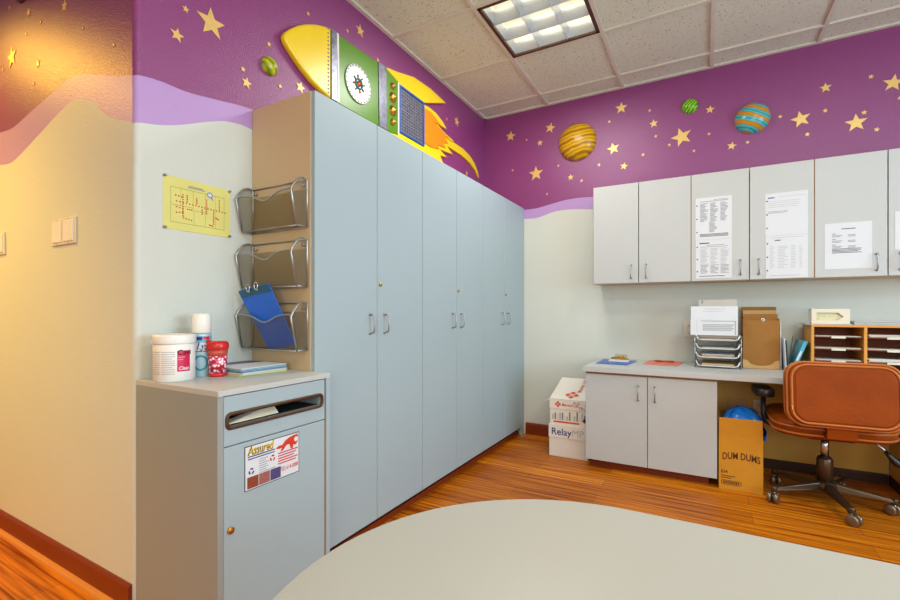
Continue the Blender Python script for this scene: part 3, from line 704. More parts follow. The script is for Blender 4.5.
part('flame', fl_o, M['ryellow'], .016, bevel=.003)
fl_i = [(-1.083, 2.535), (-.98, 2.540), (-.90, 2.520), (-.83, 2.492), (-.93, 2.484), (-.80, 2.455), (-.70, 2.440), (-.79, 2.425), (-.72, 2.395), (-.80, 2.372), (-.76, 2.345), (-.88, 2.332), (-.86, 2.305), (-.98, 2.285), (-1.083, 2.290)]
part('flame_core', fl_i, M['rflame'], .008, x0=.0165, bevel=.002)

# ------------------------------------------------------------------ planets
def planet(label, wall, p, r, depth, m, ax=1.0):
    b = MB(); prof = [(r * math.cos(a), depth * math.sin(a)) for a in [PI / 2 * i / 12 for i in range(12)]] + [(0, depth)]
    prof = [(r, -.001)] + prof
    if wall == 'back': Tm = Matrix.Translation((p[0], 0, p[1])) @ Matrix.Rotation(PI / 2, 4, 'X'); loc = (p[0], 0, p[1])
    elif wall == 'left': Tm = Matrix.Translation((0, p[0], p[1])) @ Matrix.Rotation(PI / 2, 4, 'Y'); loc = (0, p[0], p[1])
    else: Tm = Matrix.Translation((p[0], WE, p[1])) @ Matrix.Rotation(PI / 2, 4, 'X'); loc = (p[0], WE, p[1])
    b.lathe(prof, m, n=40, T=Tm); o = b.build('wall_planet', None, loc=loc)
    return tag(o, label, 'wall decoration', 'planet domes on the purple walls')
MY = mat_stripes('planet_yellow', [(0, (150, 104, 6)), (.3, (204, 152, 10)), (.7, (226, 180, 20)), (1, (186, 134, 8))], 5.0, (0, .2, 0), 2.6)
MT = mat_stripes('planet_teal', [(0, (206, 138, 22)), (.34, (196, 128, 24)), (.42, (40, 160, 160)), (.8, (96, 196, 206)), (1, (38, 150, 150))], 5.6, (0, -.45, 0), 1.6, .22)
MG = mat_stripes('planet_green', [(0, (40, 110, 12)), (.5, (112, 186, 16)), (1, (150, 208, 36))], 16, (0, .9, 0), 5.0)
MO = mat_stripes('planet_olive', [(0, (120, 120, 10)), (.5, (150, 178, 18)), (1, (200, 190, 40))], 10, (.8, 0, 0), 3.0)
planet('large golden yellow banded planet dome on the purple back wall', 'back', (.850, 2.486), .155, .10, MY)
planet('teal and orange striped planet dome high on the purple back wall', 'back', (2.062, 2.427), .106, .085, MT)
planet('small bright green planet dome on the back wall left of the striped one', 'back', (1.676, 2.600), .054, .045, MG)
planet('small olive green planet dome on the left wall beside the rocket nose', 'left', (-2.372, 2.222), .043, .034, MO)
planet('dark planet dome at the top edge of the orange lit hall wall', 'hall', (-.99, 2.60), .085, .06, mat_stripes('planet_rust', [(0, (70, 22, 40)), (1, (120, 50, 40))], 9, (0, .4, 0)))

# ------------------------------------------------------------------ stars (thin gold decals)
def star(name, wall, a, z, r, rot, label, group):
    th = .0025; pts = []
    for k in range(10):
        q = PI / 2 + rot + PI * k / 5; rr = r if k % 2 == 0 else r * .42
        pts.append((rr * math.cos(q), rr * math.sin(q)))
    b = MB()
    if wall == 'back': P = [(a + u, -.0003, z + w) for u, w in pts]; o = (0, -th, 0); loc = (a, 0, z)
    elif wall == 'left': P = [(.0003, a + u, z + w) for u, w in pts]; o = (th, 0, 0); loc = (0, a, z)
    else: P = [(a + u, WE - .0003, z + w) for u, w in pts]; o = (0, -th, 0); loc = (a, WE, z)
    b.prism(P, o, M['gold']); ob = b.build('wall_star', None, loc=loc)
    return tag(ob, label, 'star', group)
STARS_B = [
    (.256, 2.649, .048, 'mid-sized gold star on the back wall nearest the ceiling corner'),
    (.406, 2.588, .011, 'tiny gold star between the corner star and the next larger star'),
    (.528, 2.539, .028, 'small gold star just left of the golden planet, at its middle height'),
    (.619, 2.651, .046, 'mid-sized gold star upper left of the golden planet'),
    (.492, 2.278, .066, 'large gold star lower left of the golden planet'),
    (.275, 2.340, .012, 'tiny gold star left of the large star under the golden planet'),
    (.689, 2.316, .012, 'tiny gold star straight below the left rim of the golden planet'),
    (.793, 2.202, .027, 'small gold star below the golden planet and above the lavender wave'),
    (.884, 2.161, .014, 'tiny gold star just above the left end of the wall cabinets'),
    (.590, 2.088, .012, 'tiny gold star lowest on the back wall, just above the lavender wave'),
    (1.024, 2.269, .014, 'tiny gold star lower right of the golden planet'),
    (1.104, 2.605, .013, 'tiny gold star right of the golden planet, near its top'),
    (1.195, 2.695, .048, 'mid-sized gold star high up between the golden and green planets'),
    (1.135, 2.382, .049, 'mid-sized gold star right of the golden planet, near its bottom'),
    (1.215, 2.228, .031, 'small gold star above the second wall cabinet door'),
    (1.355, 2.296, .014, 'tiny gold star above the second cabinet door, right of the small star'),
    (1.431, 2.522, .033, 'small gold star left of and below the green planet'),
    (1.402, 2.628, .013, 'tiny gold star left of the green planet'),
    (1.445, 2.422, .013, 'tiny gold star left of the biggest star under the green planet'),
    (1.539, 2.338, .013, 'tiny gold star touching distance lower left of the biggest star'),
    (1.622, 2.383, .073, 'biggest gold star on the back wall, below the green planet'),
    (1.703, 2.264, .012, 'tiny gold star below the biggest star'),
    (1.800, 2.371, .012, 'tiny gold star between the biggest star and the striped planet'),
    (1.806, 2.547, .031, 'small gold star between the green planet and the striped planet'),
    (1.940, 2.258, .031, 'small gold star below the left side of the striped planet'),
    (2.035, 2.267, .013, 'tiny gold star straight below the striped planet'),
    (2.221, 2.407, .014, 'tiny gold star just right of the striped planet'),
    (2.333, 2.367, .057, 'large pale gold star, first big one right of the striped planet'),
    (2.368, 2.258, .016, 'tiny pale gold star below the first big star right of the striped planet'),
    (2.463, 2.546, .034, 'small pale gold star high up, upper right of the striped planet'),
    (2.461, 2.396, .015, 'tiny pale gold star between the two big stars right of the striped planet'),
    (2.654, 2.342, .017, 'tiny pale gold star just above the second big star right of the striped planet'),
    (2.615, 2.284, .059, 'large pale gold star, second big one right of the striped planet'),
    (2.714, 2.222, .016, 'tiny pale gold star lower right of the second big star'),
    (2.687, 2.561, .016, 'tiny pale gold star left of the star at the right photo edge'),
    (2.791, 2.496, .054, 'large pale gold star at the right edge of the photo'),
    (2.819, 2.395, .012, 'tiny pale gold star cut by the right photo edge'),
]
STARS_L = [
    (-2.761, 2.263, .015, 'tiny cream star left of the biggest star on the left wall'),
    (-2.794, 2.144, .028, 'small cream star nearest the hall corner, below the tiny one'),
    (-2.656, 2.266, .064, 'biggest cream star on the left wall, above the yellow floor plan'),
    (-2.510, 2.145, .014, 'tiny cream star just above the small one near the tan cabinet side'),
    (-2.492, 2.093, .027, 'small cream star just left of the tan cabinet side, above the wave'),
    (-2.374, 2.325, .013, 'tiny cream star above the olive planet'),
    (-2.310, 2.157, .012, 'tiny cream star below the olive planet'),
    (-2.187, 2.205, .030, 'cream star half hidden behind the top of the tan cabinet side'),
    (-2.135, 2.605, .012, 'tiny star above the yellow rocket nose'),
    (-1.735, 2.735, .038, 'mid-sized star above the green rocket body near the ceiling'),
    (-1.843, 2.675, .012, 'tiny star above the round rocket gauge'),
    (-1.570, 2.642, .015, 'tiny star touching the top of the second rocket metal band'),
    (-.543, 2.634, .042, 'mid-sized star right of the upper rocket fin'),
    (-.365, 2.258, .023, 'small star under the tip of the rocket flame'),
    (-.708, 2.595, .013, 'tiny star between the upper rocket fin and its flame'),
]
STARS_H = [
    (-1.147, 2.543, .011, 'tiny gold star at the top left of the orange lit hall wall'),
    (-.923, 2.447, .021, 'small gold star near the top of the orange lit hall wall'),
    (-.556, 2.355, .028, 'gold star at the top middle of the orange lit hall wall'),
    (-.790, 2.362, .009, 'tiny gold star left of and below the top middle hall star'),
    (-.950, 2.356, .010, 'tiny gold star above and right of the biggest hall star'),
    (-1.118, 2.297, .055, 'biggest gold star on the orange lit hall wall, at its left'),
    (-.822, 2.186, .020, 'small gold star lower right of the biggest hall star'),
    (-.865, 2.106, .010, 'lowest tiny gold star on the hall wall, near the wave'),
    (-1.231, 2.266, .010, 'tiny gold star left of the biggest hall star, at the photo edge'),
    (-.147, 2.073, .009, 'tiny gold star on the hall wall nearest the wall corner'),
    (-.393, 2.212, .008, 'tiny gold star inside the bright sheen of the hall wall'),
]
for W_, lst, g_ in (('back', STARS_B, 'gold stars on the purple back wall'), ('left', STARS_L, 'stars on the purple left wall'), ('hall', STARS_H, 'gold stars on the hall wall')):
    for a_, z_, r_, lb in lst: star('wall_star', W_, a_, z_, r_, random.uniform(-.3, .3), lb, g_)

# ------------------------------------------------------------------ wall cabinets on the back wall
UX = [1.039, 1.358, 1.691, 2.024, 2.355, 2.688, 3.02]; UZ0, UZ1, UY = 1.283, 2.008, -.30
ul = ['bare two door grey wall cabinet at the left end of the row', 'middle two door wall cabinet with printed sheets taped to both doors', 'right hand wall cabinet with a short white notice above the paper sorter']
for k in range(3):
    a, c = UX[2 * k], UX[2 * k + 2]
    t = thing('wall_cabinet', ul[k], 'cabinet', ((a + c) / 2, -.15, UZ0), 'wall cabinets on the back wall')
    b = MB(); yb = UY + .02
    b.box((a + .0005, yb, UZ0), (a + .018, -.001, UZ1), M['lam']).box((c - .018, yb, UZ0), (c - .0005, -.001, UZ1), M['lam'])
    b.box((a + .018, yb, UZ0), (c - .018, -.001, UZ0 + .018), M['tan']).box((a + .018, yb, UZ1 - .018), (c - .018, -.001, UZ1), M['lam']).box((a + .018, -.01, UZ0 + .018), (c - .018, -.001, UZ1 - .018), M['lam'])
    b.box((a + .018, yb + .02, 1.62), (c - .018, -.01, 1.638), M['lam'])
    b.build('carcass', t)
    b = MB(); b.box((a + .0003, UY + .002, UZ0 + .001), (a + .0023, yb - .0002, UZ1 - .001), M['brownedge']).box((c - .0023, UY + .002, UZ0 + .001), (c - .0003, yb - .0002, UZ1 - .001), M['brownedge'])
    b.build('brown_edge', t)
    for s in (0, 1):
        d0, d1 = UX[2 * k + s] + .0025, UX[2 * k + s + 1] - .0025
        b = MB(); b.box((d0, UY, UZ0 + .001), (d1, UY + .0175, UZ1 - .001), M['lam']); d = b.build('door', t, bevel=.0015)
        b = MB(); hx = UX[2 * k + 1] + (-.05 if s == 0 else .05)
        handle(b, 1, (hx, UY), 1.318, 1.412, (0, -1, 0), M['steel']); b.build('handle', d)

# sheets taped to the doors
def sheet(name, label, x0, x1, z0, z1, style, tilt=0.0):
    y = UY - .0006; W, H = x1 - x0, z1 - z0; b = MB()
    q = [(x0, z0), (x1, z0 + tilt), (x1, z1 + tilt), (x0, z1)]
    b.prism([(u, y, w) for u, w in q], (0, -.0012, 0), M['paper']); Y = y - .0016
    def bar(u0, w0, u1, w1, m):
        f_ = lambda u, w: (x0 + u * W, Y, z0 + w * H + tilt * u); b.add([f_(u0, w0), f_(u1, w0), f_(u1, w1), f_(u0, w1)], [(0, 1, 2, 3)], m)
    rnd = random.Random(label)
    if style == 'table':
        bar(.50, .93, .9, .94, M['ink']); bar(.12, .90, .9, .912, M['ink'])
        for col in (.13, .41, .69):
            for i in range(15): bar(col, .85 - i * .03, col + .1 + .12 * rnd.random(), .864 - i * .03, M['ink'])
        for i in range(9): bar(.38, .40 - i * .028, .50 + .1 * rnd.random(), .413 - i * .028, M['ink'])
        for i in range(3): bar(.12, .12 - i * .026, .9, .132 - i * .026, M['inkd'])
    elif style == 'table_title':
        bar(.1, .9, .38, .925, M['inkd']); bar(.3, .85, .8, .862, M['ink']); bar(.12, .81, .9, .82, M['ink'])
        for col in (.13, .41, .69):
            for i in range(20): bar(col, .76 - i * .033, col + .12 + .12 * rnd.random(), .774 - i * .033, M['ink'] if i > 12 else M['inkl'])
        bar(.1, .05, .8, .064, M['inkd'])
    elif style == 'letter':
        bar(.06, .88, .22, .905, M['navy']); bar(.3, .90, .95, .908, M['inkl'])
        for i in range(4): bar(.06, .80 - i * .045, .9 - .2 * rnd.random(), .808 - i * .045, M['inkl'])
        for i in range(2): bar(.06, .56 - i * .03, .5 + .2 * rnd.random(), .57 - i * .03, M['ink'])
    elif style == 'form':
        bar(.22, .88, .36, .90, M['inkd']); bar(.1, .95, .9, .958, M['inkl'])
        for col, wd in ((.1, .12), (.3, .24), (.6, .14), (.8, .08)):
            for i in range(15): bar(col, .74 - i * .036, col + wd * (.5 + .5 * rnd.random()), .75 - i * .036, M['inkl'])
        bar(.1, .05, .8, .062, M['inkl'])
    elif style == 'notice':
        bar(.36, .86, .66, .875, M['inkd'])
        for g in range(3):
            bar(.16, .76 - g * .12, .24, .77 - g * .12, M['inkd'])
            for i in range(2): bar(.16, .725 - g * .12 - i * .028, .38 - .04 * i, .737 - g * .12 - i * .028, M['ink']); bar(.5, .725 - g * .12 - i * .028, .66, .737 - g * .12 - i * .028, M['ink'])
        for i in range(4): bar(.16, .43 - i * .028, .82 - .12 * rnd.random(), .442 - i * .028, M['inkd'])
    if style in ('table', 'table_title', 'letter', 'form'):
        for w in (.18, .5, .82): b.add(circle((x0 + .04 * W, Y - .0002, z0 + w * H), .0045, (1, 0, 0), (0, 0, 1), 10), [tuple(range(10))], M['inkd'])
    o = b.build(name, None, loc=((x0 + x1) / 2, UY, (z0 + z1) / 2)); return tag(o, label, 'paper sheet', 'sheets taped to the wall cabinets')
sheet('printed_sheet', 'upper sheet of dense printed columns taped to the third cabinet door', 1.718, 1.928, 1.561, 1.843, 'table')
sheet('printed_sheet', 'lower sheet of dense printed columns taped to the third cabinet door', 1.720, 1.928, 1.300, 1.559, 'table_title')
sheet('printed_sheet', 'mostly blank upper letter sheet taped to the fourth cabinet door', 2.108, 2.324, 1.557, 1.825, 'letter')
sheet('printed_sheet', 'lower faint form sheet taped to the fourth cabinet door', 2.110, 2.324, 1.289, 1.555, 'form')
sheet('printed_sheet', 'short white notice with three groups of lines on the fifth cabinet door', 2.403, 2.619, 1.331, 1.606, 'notice')
sheet('printed_sheet', 'white sheet on the last cabinet door, cut by the right photo edge', 2.717, 2.93, 1.43, 1.648, 'notice')

# ------------------------------------------------------------------ counter and base cabinets
CZ = .70
b = MB(); b.box((1.040, -.626, CZ - .036), (3.55, -.002, CZ), M['lam'])
o = b.build('countertop', None, loc=(2.3, -.31, CZ - .036), bevel=.002); tag(o, 'long light grey worktop running along the back wall under the wall cabinets', 'countertop')
t = thing('base_cabinet', 'two door grey base cabinet under the left end of the worktop', 'cabinet', (1.445, -.3, 0), 'base cabinets')
BX0, BX1, BY = 1.051, 1.838, -.602
b = MB(); bz = .068
b.box((BX0, BY + .02, bz), (BX0 + .018, -.002, CZ - .037), M['lam']).box((BX1 - .018, BY + .02, bz), (BX1, -.002, CZ - .037), M['lam'])
b.box((BX0 + .018, BY + .02, bz), (BX1 - .018, -.002, bz + .018), M['lam']).box((BX0 + .018, -.012, bz + .018), (BX1 - .018, -.002, CZ - .037), M['lam'])
b.box((BX0 + .018, BY + .02, CZ - .06), (BX1 - .018, BY + .12, CZ - .037), M['tan'])
b.build('carcass', t)
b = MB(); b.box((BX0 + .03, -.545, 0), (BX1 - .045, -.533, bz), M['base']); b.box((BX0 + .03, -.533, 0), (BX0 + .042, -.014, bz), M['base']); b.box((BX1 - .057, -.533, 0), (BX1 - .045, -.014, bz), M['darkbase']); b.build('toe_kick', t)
bm_ = 1.447
for s in (0, 1):
    d0, d1 = (BX0 + .001, bm_ - .002) if s == 0 else (bm_ + .002, BX1 - .001)
    b = MB(); b.box((d0, BY, .058), (d1, BY + .018, .648), M['lam']); d = b.build('door', t, bevel=.0015)
    b = MB(); handle(b, 1, (bm_ + (-.055 if s == 0 else .046), BY), .494, .588, (0, -1, 0), M['steel']); b.build('handle', d)
b = MB(); b.box((BX0 + .002, BY + .006, .650), (BX1 - .002, BY + .018, .663), M['brownedge']); b.build('brown_edge', t)
t = thing('base_cabinet', 'base cabinet right of the desk knee space, only its side showing behind the chair', 'cabinet', (3.14, -.3, 0), 'base cabinets')
b = MB(); b.box((2.77, BY + .02, .064), (3.52, -.002, CZ - .037), M['knee']); b.build('carcass', t)  # side takes the same floor-bounce tint in its colour
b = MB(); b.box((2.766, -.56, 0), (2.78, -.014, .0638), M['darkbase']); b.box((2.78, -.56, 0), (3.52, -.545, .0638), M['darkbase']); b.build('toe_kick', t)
b = MB(); b.box((2.771, BY, .07), (3.143, BY + .018, .648), M['lam']).box((3.147, BY, .07), (3.519, BY + .018, .648), M['lam']); b.build('door', t)

b = MB(); b.box((1.842, -.006, .064), (2.766, -.0002, CZ - .038), M['knee']); struct(b.build('added_bounce_panel'))  # panel added to carry the warm bounce tint under the worktop
# wall plates
def plate(label, x0, x1, z0, z1, kind, m, o_=0.0):
    t = thing('wall_outlet', label, 'wall plate', ((x0 + x1) / 2, 0, (z0 + z1) / 2), 'wall plates on the back wall')
    b = MB(); b.box((x0, -.006 - o_, z0), (x1, -.0002 - o_, z1), m); b.build('plate', t, bevel=.002)
    if kind == 'outlet':
        xc = (x0 + x1) / 2; hh = (z1 - z0)
        for s in (.28, .72):
            b = MB(); zc = z0 + hh * s; b.box((xc - .017, -.008 - o_, zc - .015), (xc + .017, -.0055 - o_, zc + .015), m)
            for dx in (-.0065, .0065): b.box((xc + dx - .0016, -.0088 - o_, zc - .004), (xc + dx + .0016, -.0078 - o_, zc + .007), M['dark'])
            b.tube([(xc, -.0088 - o_, zc - .009), (xc, -.0078 - o_, zc - .009)], .0026, M['dark'], 8); b.build('socket', t)
    else:
        for z in (z0 + .016, z1 - .016): MB().tube([((x0 + x1) / 2, -.0072 - o_, z), ((x0 + x1) / 2, -.0055 - o_, z)], .003, M['steel'], 8).build('screw', t)
plate('pale outlet on the wall just left of the letter tray stack', 1.636, 1.716, .886, 1.004, 'outlet', M['ivory'])
plate('wide blank beige wall plate under the worktop above the cardboard box', 1.915, 2.035, .345, .464, 'blank', M['kraftl'], .006)
plate('beige outlet under the worktop beside the blank plate', 2.066, 2.142, .345, .462, 'outlet', M['edge'], .006)

# clipboards lying on the worktop
def clipboard(label, quad_, m, clipm, group):
    c0 = sum((Vector((x, y, 0)) for x, y in quad_), Vector()) / 4
    t = thing('clipboard', label, 'clipboard', (c0.x, c0.y, CZ), group)
    b = MB(); b.prism([(x, y, CZ + .0003) for x, y in quad_], (0, 0, .0045), m); b.build('board', t, bevel=.001)
    return t, c0
t, c0 = clipboard('blue clipboard lying on the worktop with a big metal clip', [(1.088, -.43), (1.302, -.445), (1.325, -.13), (1.085, -.12)], mat('slate_blue_board', (52, 96, 178), .4), None, 'clipboards on the worktop')
b = MB(); b.box((1.145, -.275, CZ + .005), (1.285, -.16, CZ + .0125), M['paper']); b.build('white_pad', t)
b = MB(); z = CZ + .0125
b.prism([(1.15, -.20, z), (1.275, -.20, z), (1.275, -.20, z + .006), (1.235, -.20, z + .022), (1.19, -.20, z + .022), (1.15, -.20, z + .006)], (0, .06, 0), M['brass'])
b.tube([(1.155, -.19, z + .012), (1.27, -.19, z + .012)], .006, M['steel'], 10)
for x in (1.195, 1.225, 1.25): b.tube([(x + .012 * math.cos(k * PI / 5), -.185, z + .026 + .012 * math.sin(k * PI / 5)) for k in range(10)], .003, M['brass'], 6, closed=True)
b.build('clip', t)
t, c0 = clipboard('coral red clipboard lying on the worktop left of the letter trays', [(1.39, -.315), (1.612, -.325), (1.632, -.06), (1.405, -.05)], mat('coral_board', (226, 112, 92), .45), None, 'clipboards on the worktop')
b = MB(); z = CZ + .005
b.prism([(1.455, -.12, z), (1.575, -.12, z), (1.57, -.12, z + .008), (1.46, -.12, z + .008)], (0, .04, 0), M['brass']); b.tube([(1.45, -.13, z + .006), (1.58, -.128, z + .006)], .005, M['copper'], 8)
b.build('clip', t)

# silver letter tray stack
TX0, TX1, TY0, TY1 = 1.714, 1.979, -.315, -.03
t = thing('letter_tray_stack', 'silver four tier letter tray stack on the worktop', 'letter tray', ((TX0 + TX1) / 2, -.17, CZ))
b = MB()
for x in (TX0, TX1):
    for y in (TY0 + .004, TY1 - .004): b.tube([(x, y, CZ), (x, y, .9165)], .0035, M['steel'], 8)
    for z in (.705, .765, .823, .881, .914): b.tube([(x, TY0 + .004, z), (x, TY1 - .004, z)], .003, M['steel'], 6)
b.build('wire_posts', t)
tz = [.712, .770, .828, .886]
for z in tz:
    b = MB(); x0, x1 = TX0 + .006, TX1 - .006
    sec = [(x0, .034), (x0 + .012, .006), (x0 + .03, 0), (x1 - .03, 0), (x1 - .012, .006), (x1, .034)]
    n = len(sec)
    vs = [(x, TY0, z + w) for x, w in sec] + [(x, TY1, z + w) for x, w in sec] + [(x, TY0, z + w - .0022) for x, w in sec] + [(x, TY1, z + w - .0022) for x, w in sec]
    fs = []
    for i in range(n - 1): fs += [(i, i + 1, n + i + 1, n + i), (2 * n + i, 3 * n + i, 3 * n + i + 1, 2 * n + i + 1), (i, 2 * n + i, 2 * n + i + 1, i + 1), (n + i, n + i + 1, 3 * n + i + 1, 3 * n + i)]
    b.add(vs, fs, M['silver'])
    b.tube([(x, TY0, z + w + .001) for x, w in sec], .0055, M['silver'], 6)
    b.build('tray', t)
def flat_stack(name, label, cat, x0, x1, y0, y1, z0, th, m, group, seed=0, n=4):
    b = MB(); rnd = random.Random(seed)
    for i in range(n):
        dx, dy = rnd.uniform(-.004, .004), rnd.uniform(-.006, .006)
        b.box((x0 + dx, y0 + dy, z0 + th * i / n), (x1 + dx, y1 + dy, z0 + th * (i + .85) / n), m[i % len(m)])
    o = b.build(name, None, loc=((x0 + x1) / 2, (y0 + y1) / 2, z0)); return tag(o, label, cat, group)
g_ = 'papers in the letter trays'
flat_stack('paper_stack', 'yellowed papers in the lowest tier of the letter trays', 'papers', 1.755, 1.94, -.294, -.04, .7125, .016, [M['kraftl'], mat('yellow_paper', (222, 178, 60), .6), M['paper']], g_, 1)
flat_stack('paper_stack', 'curling white papers in the second tier up of the letter trays', 'papers', 1.755, 1.94, -.294, -.04, .7705, .020, [M['paper'], M['kraftl']], g_, 2, 5)
flat_stack('paper_stack', 'thin papers in the third tier up of the letter trays', 'papers', 1.755, 1.94, -.294, -.04, .8285, .008, [M['paper'], M['kraftl']], g_, 3, 3)
flat_stack('paper_stack', 'thin papers in the top tier of the letter trays', 'papers', 1.755, 1.94, -.28, -.04, .8865, .010, [M['kraftl'], M['paper']], g_, 4, 3)
# upright sheets standing in the top tray
def upright(name, label, cat, x0, x1, z0, z1, y, lean, th, m, bars, group):
    b = MB(); H = z1 - z0
    b.prism([(x0, y, z0), (x1, y, z0), (x1, y + lean, z1), (x0, y + lean, z1)], (0, th, 0), m)
    W = x1 - x0
    for (u0, w0, u1, w1, mm) in bars:
        f_ = lambda u, w: (x0 + u * W, y + lean * w - .0006, z0 + w * H); b.add([f_(u0, w0), f_(u1, w0), f_(u1, w1), f_(u0, w1)], [(0, 1, 2, 3)], mm)
    o = b.build(name, None, loc=((x0 + x1) / 2, y, z0)); return tag(o, label, cat, group)
bars = [(.3, .90, .75, .915, M['inkl']), (.25, .82, .7, .83, M['inkl'])]
upright('grey_folder', 'translucent grey folder standing tallest behind the white sheets in the trays', 'folder', 1.735, 1.958, .8985, 1.157, -.262, .02, .004, mat('grey_clear_plastic', (186, 182, 174), .3), [(.08, .9, .12, .99, M['ink'])], 'sheets standing in the top tray')
upright('white_form', 'white sheet with faint lines standing in the top letter tray', 'paper sheet', 1.690, 1.962, .9182, 1.112, -.296, .026, .002, M['paper'], bars, 'sheets standing in the top tray')
bars = [(.14, .15, .146, .92, M['inkl']), (.24, .88, .98, .91, M['ink']), (.96, .06, .975, .9, M['ink'])] + [(.27, .62 - i * .11, .94 - .04 * (i % 2), .70 - i * .11, M['inkl']) for i in range(4)]
upright('white_form', 'white sheet with a boxed grey text block at the front of the trays', 'paper sheet', 1.688, 1.955, .9182, 1.024, -.306, .006, .002, M['paper'], bars, 'sheets standing in the top tray')

# brown file box
KX0, KX1, KY0, KY1 = 1.994, 2.194, -.205, -.035
t = thing('file_box', 'brown cardboard file holder beside the letter trays', 'file holder', ((KX0 + KX1) / 2, -.12, CZ))
b = MB(); b.box((KX0, KY0, CZ), (KX1, KY0 + .004, 1.020), M['kraftd']).box((KX0, KY1 - .004, CZ), (KX1, KY1, 1.108), M['kraftd']).box((KX0, KY0 + .004, CZ), (KX0 + .004, KY1 - .004, 1.03), M['kraftd']).box((KX1 - .004, KY0 + .004, CZ), (KX1, KY1 - .004, 1.03), M['kraftd']).box((KX0 + .004, KY0 + .004, CZ), (KX1 - .004, KY1 - .004, CZ + .004), M['kraftd'])
b.build('box_body', t, bevel=.001)
b = MB(); Y = KY0 - .0004; xm = (KX0 + KX1) / 2; w_ = .07
pts = [(KX0, Y, CZ + .002), (KX1, Y, CZ + .002), (KX1, Y, CZ + .06), (xm + w_, Y, CZ + .05)] + [(xm + w_ * math.cos(q), Y, CZ + .05 - .03 * math.sin(q)) for q in [PI * i / 12 for i in range(1, 12)]] + [(xm - w_, Y, CZ + .05), (KX0, Y, CZ + .06)]
b.prism(pts, (0, -.0015, 0), M['kraftl']); b.build('curved_pocket', t)
b = MB(); b.tube([(xm + .01, KY0 - .003, 1.022), (xm + .01, KY0, 1.022)], .011, M['plastic'], 14); b.tube([(xm + .01, KY0 - .004, 1.022), (xm + .01, KY0 - .003, 1.022)], .005, M['dark'], 8); b.build('button_clasp', t)
for (yy, zt, mm, lb, dx) in ((-.17, 1.060, M['kraftd'], 'front brown folder standing in the cardboard file holder', 0), (-.10, 1.085, M['kraftl'], 'rear pale brown folder standing in the cardboard file holder', .0)):
    b = MB(); b.box((KX0 + .008 + dx, yy, CZ + .006), (KX1 - .006 + dx * .2, yy + .014, zt), mm); o = b.build('file_folder', None, loc=(xm, yy, CZ + .006)); tag(o, lb, 'folder', 'folders in the file holder')

# folders leaning between the file box and the sorter
def leaner(label, xb, xt, y0, y1, zt, th, m, extra=None, nm='folder'):
    t = MB(); t.prism([(xb, y0, CZ + .0005), (xb + th, y0, CZ + .0005 + (th * .0)), (xt + th, y0, zt), (xt, y0, zt)], (0, y1 - y0, 0), m)
    if extra: extra(t)
    o = t.build(nm, None, loc=(xb, (y0 + y1) / 2, CZ)); return tag(o, label, 'folder', 'folders leaning beside the sorter')
leaner('tall white folder upright against the brown file holder', 2.198, 2.1965, -.20, -.03, 1.01, .006, M['paper'])
leaner('thin white folder leaning against the white one beside the file holder', 2.218, 2.208, -.27, -.05, .905, .006, M['paper'])
leaner('thin dark teal folder leaning left beside the white folders', 2.230, 2.218, -.28, -.06, .895, .004, mat('dark_teal_card', (20, 92, 100), .45))
def binder_extra(t_):
    s = lambda u, d: (2.236 + .070 * u + d, -.2935, CZ + .006 + .185 * u)
    t_.add([s(.35, .004), s(.35, .014), s(.68, .014), s(.68, .004)], [(0, 1, 2, 3)], M['paper']); t_.add([s(.12, .003), s(.12, .015), s(.28, .015), s(.28, .003)], [(0, 1, 2, 3)], M['inkd'])
leaner('light blue binder leaning right against the wooden sorter', 2.236, 2.306, -.293, -.06, .892, .020, mat('light_blue_binder', (72, 170, 196), .4), binder_extra, 'binder')
leaner('white folder standing just behind the light blue binder', 2.262, 2.290, -.048, -.012, .915, .003, M['paper'])

# wooden paper sorter
SX0, SX1, SY0, SY1, SZ = 2.338, 3.09, -.31, -.04, .998
t = thing('paper_sorter', 'honey wood paper sorter with labelled shelves behind the leather chair', 'paper sorter', ((SX0 + SX1) / 2, -.17, CZ))
b = MB(); b.box((SX0, SY0, SZ - .014), (SX1, SY1, SZ), M['wood']); b.build('top_board', t, bevel=.0015)
dv = [SX0, 2.582, 2.836, SX1 - .014]
for i, x in enumerate(dv):
    b = MB(); b.box((x, SY0, CZ), (x + .014, SY1, SZ - .014), M['wood']); b.build('side_board' if i in (0, 3) else 'divider', t, bevel=.001)
b = MB(); b.box((SX0 + .014, SY1 - .006, CZ), (SX1 - .014, SY1 - .001, SZ - .014), M['wooddark']); b.build('back_board', t)
shz = [.926, .853, .782, .712]
for i in range(3):
    for z in shz:
        x0, x1 = dv[i] + .0145, dv[i + 1] - .0005
        b = MB(); b.box((x0, SY0 + .006, z - .0045), (x1, SY1 - .007, z), M['wooddark']); sh = b.build('shelf', t)
        b = MB(); xm = x0 + .5 * (x1 - x0) + (.0 if i == 0 else .0); b.box((xm - .033, SY0 + .002, z - .009), (xm + .033, SY0 + .0055, z + .003), M['ivory']); b.build('label_holder', sh)
for i, (ci, si, th, lb) in enumerate(((0, 0, .005, 'thin papers on the top shelf of the left sorter column'), (0, 1, .008, 'papers on the second shelf of the left sorter column'), (0, 2, .007, 'papers on the third shelf of the left sorter column'), (1, 0, .016, 'thick white paper pile on the top shelf of the next sorter column'), (1, 1, .007, 'papers on the second shelf of the next sorter column'), (1, 2, .020, 'thick paper pile on the third shelf of the next sorter column'))):
    flat_stack('paper_stack', lb, 'papers', dv[ci] + .022, dv[ci + 1] - .012, SY0 + .012, SY1 - .02, shz[si] + .0004, th, [M['paper'], M['edge']], 'papers in the sorter', 20 + i, 4)
flat_stack('paper_stack', 'loose white papers lying on top of the sorter right of the tissue box', 'papers', 2.545, 2.86, -.29, -.07, SZ + .0004, .022, [M['paper'], M['inkl'], M['paper'], M['edge']], 'papers on top of the sorter', 31, 7)
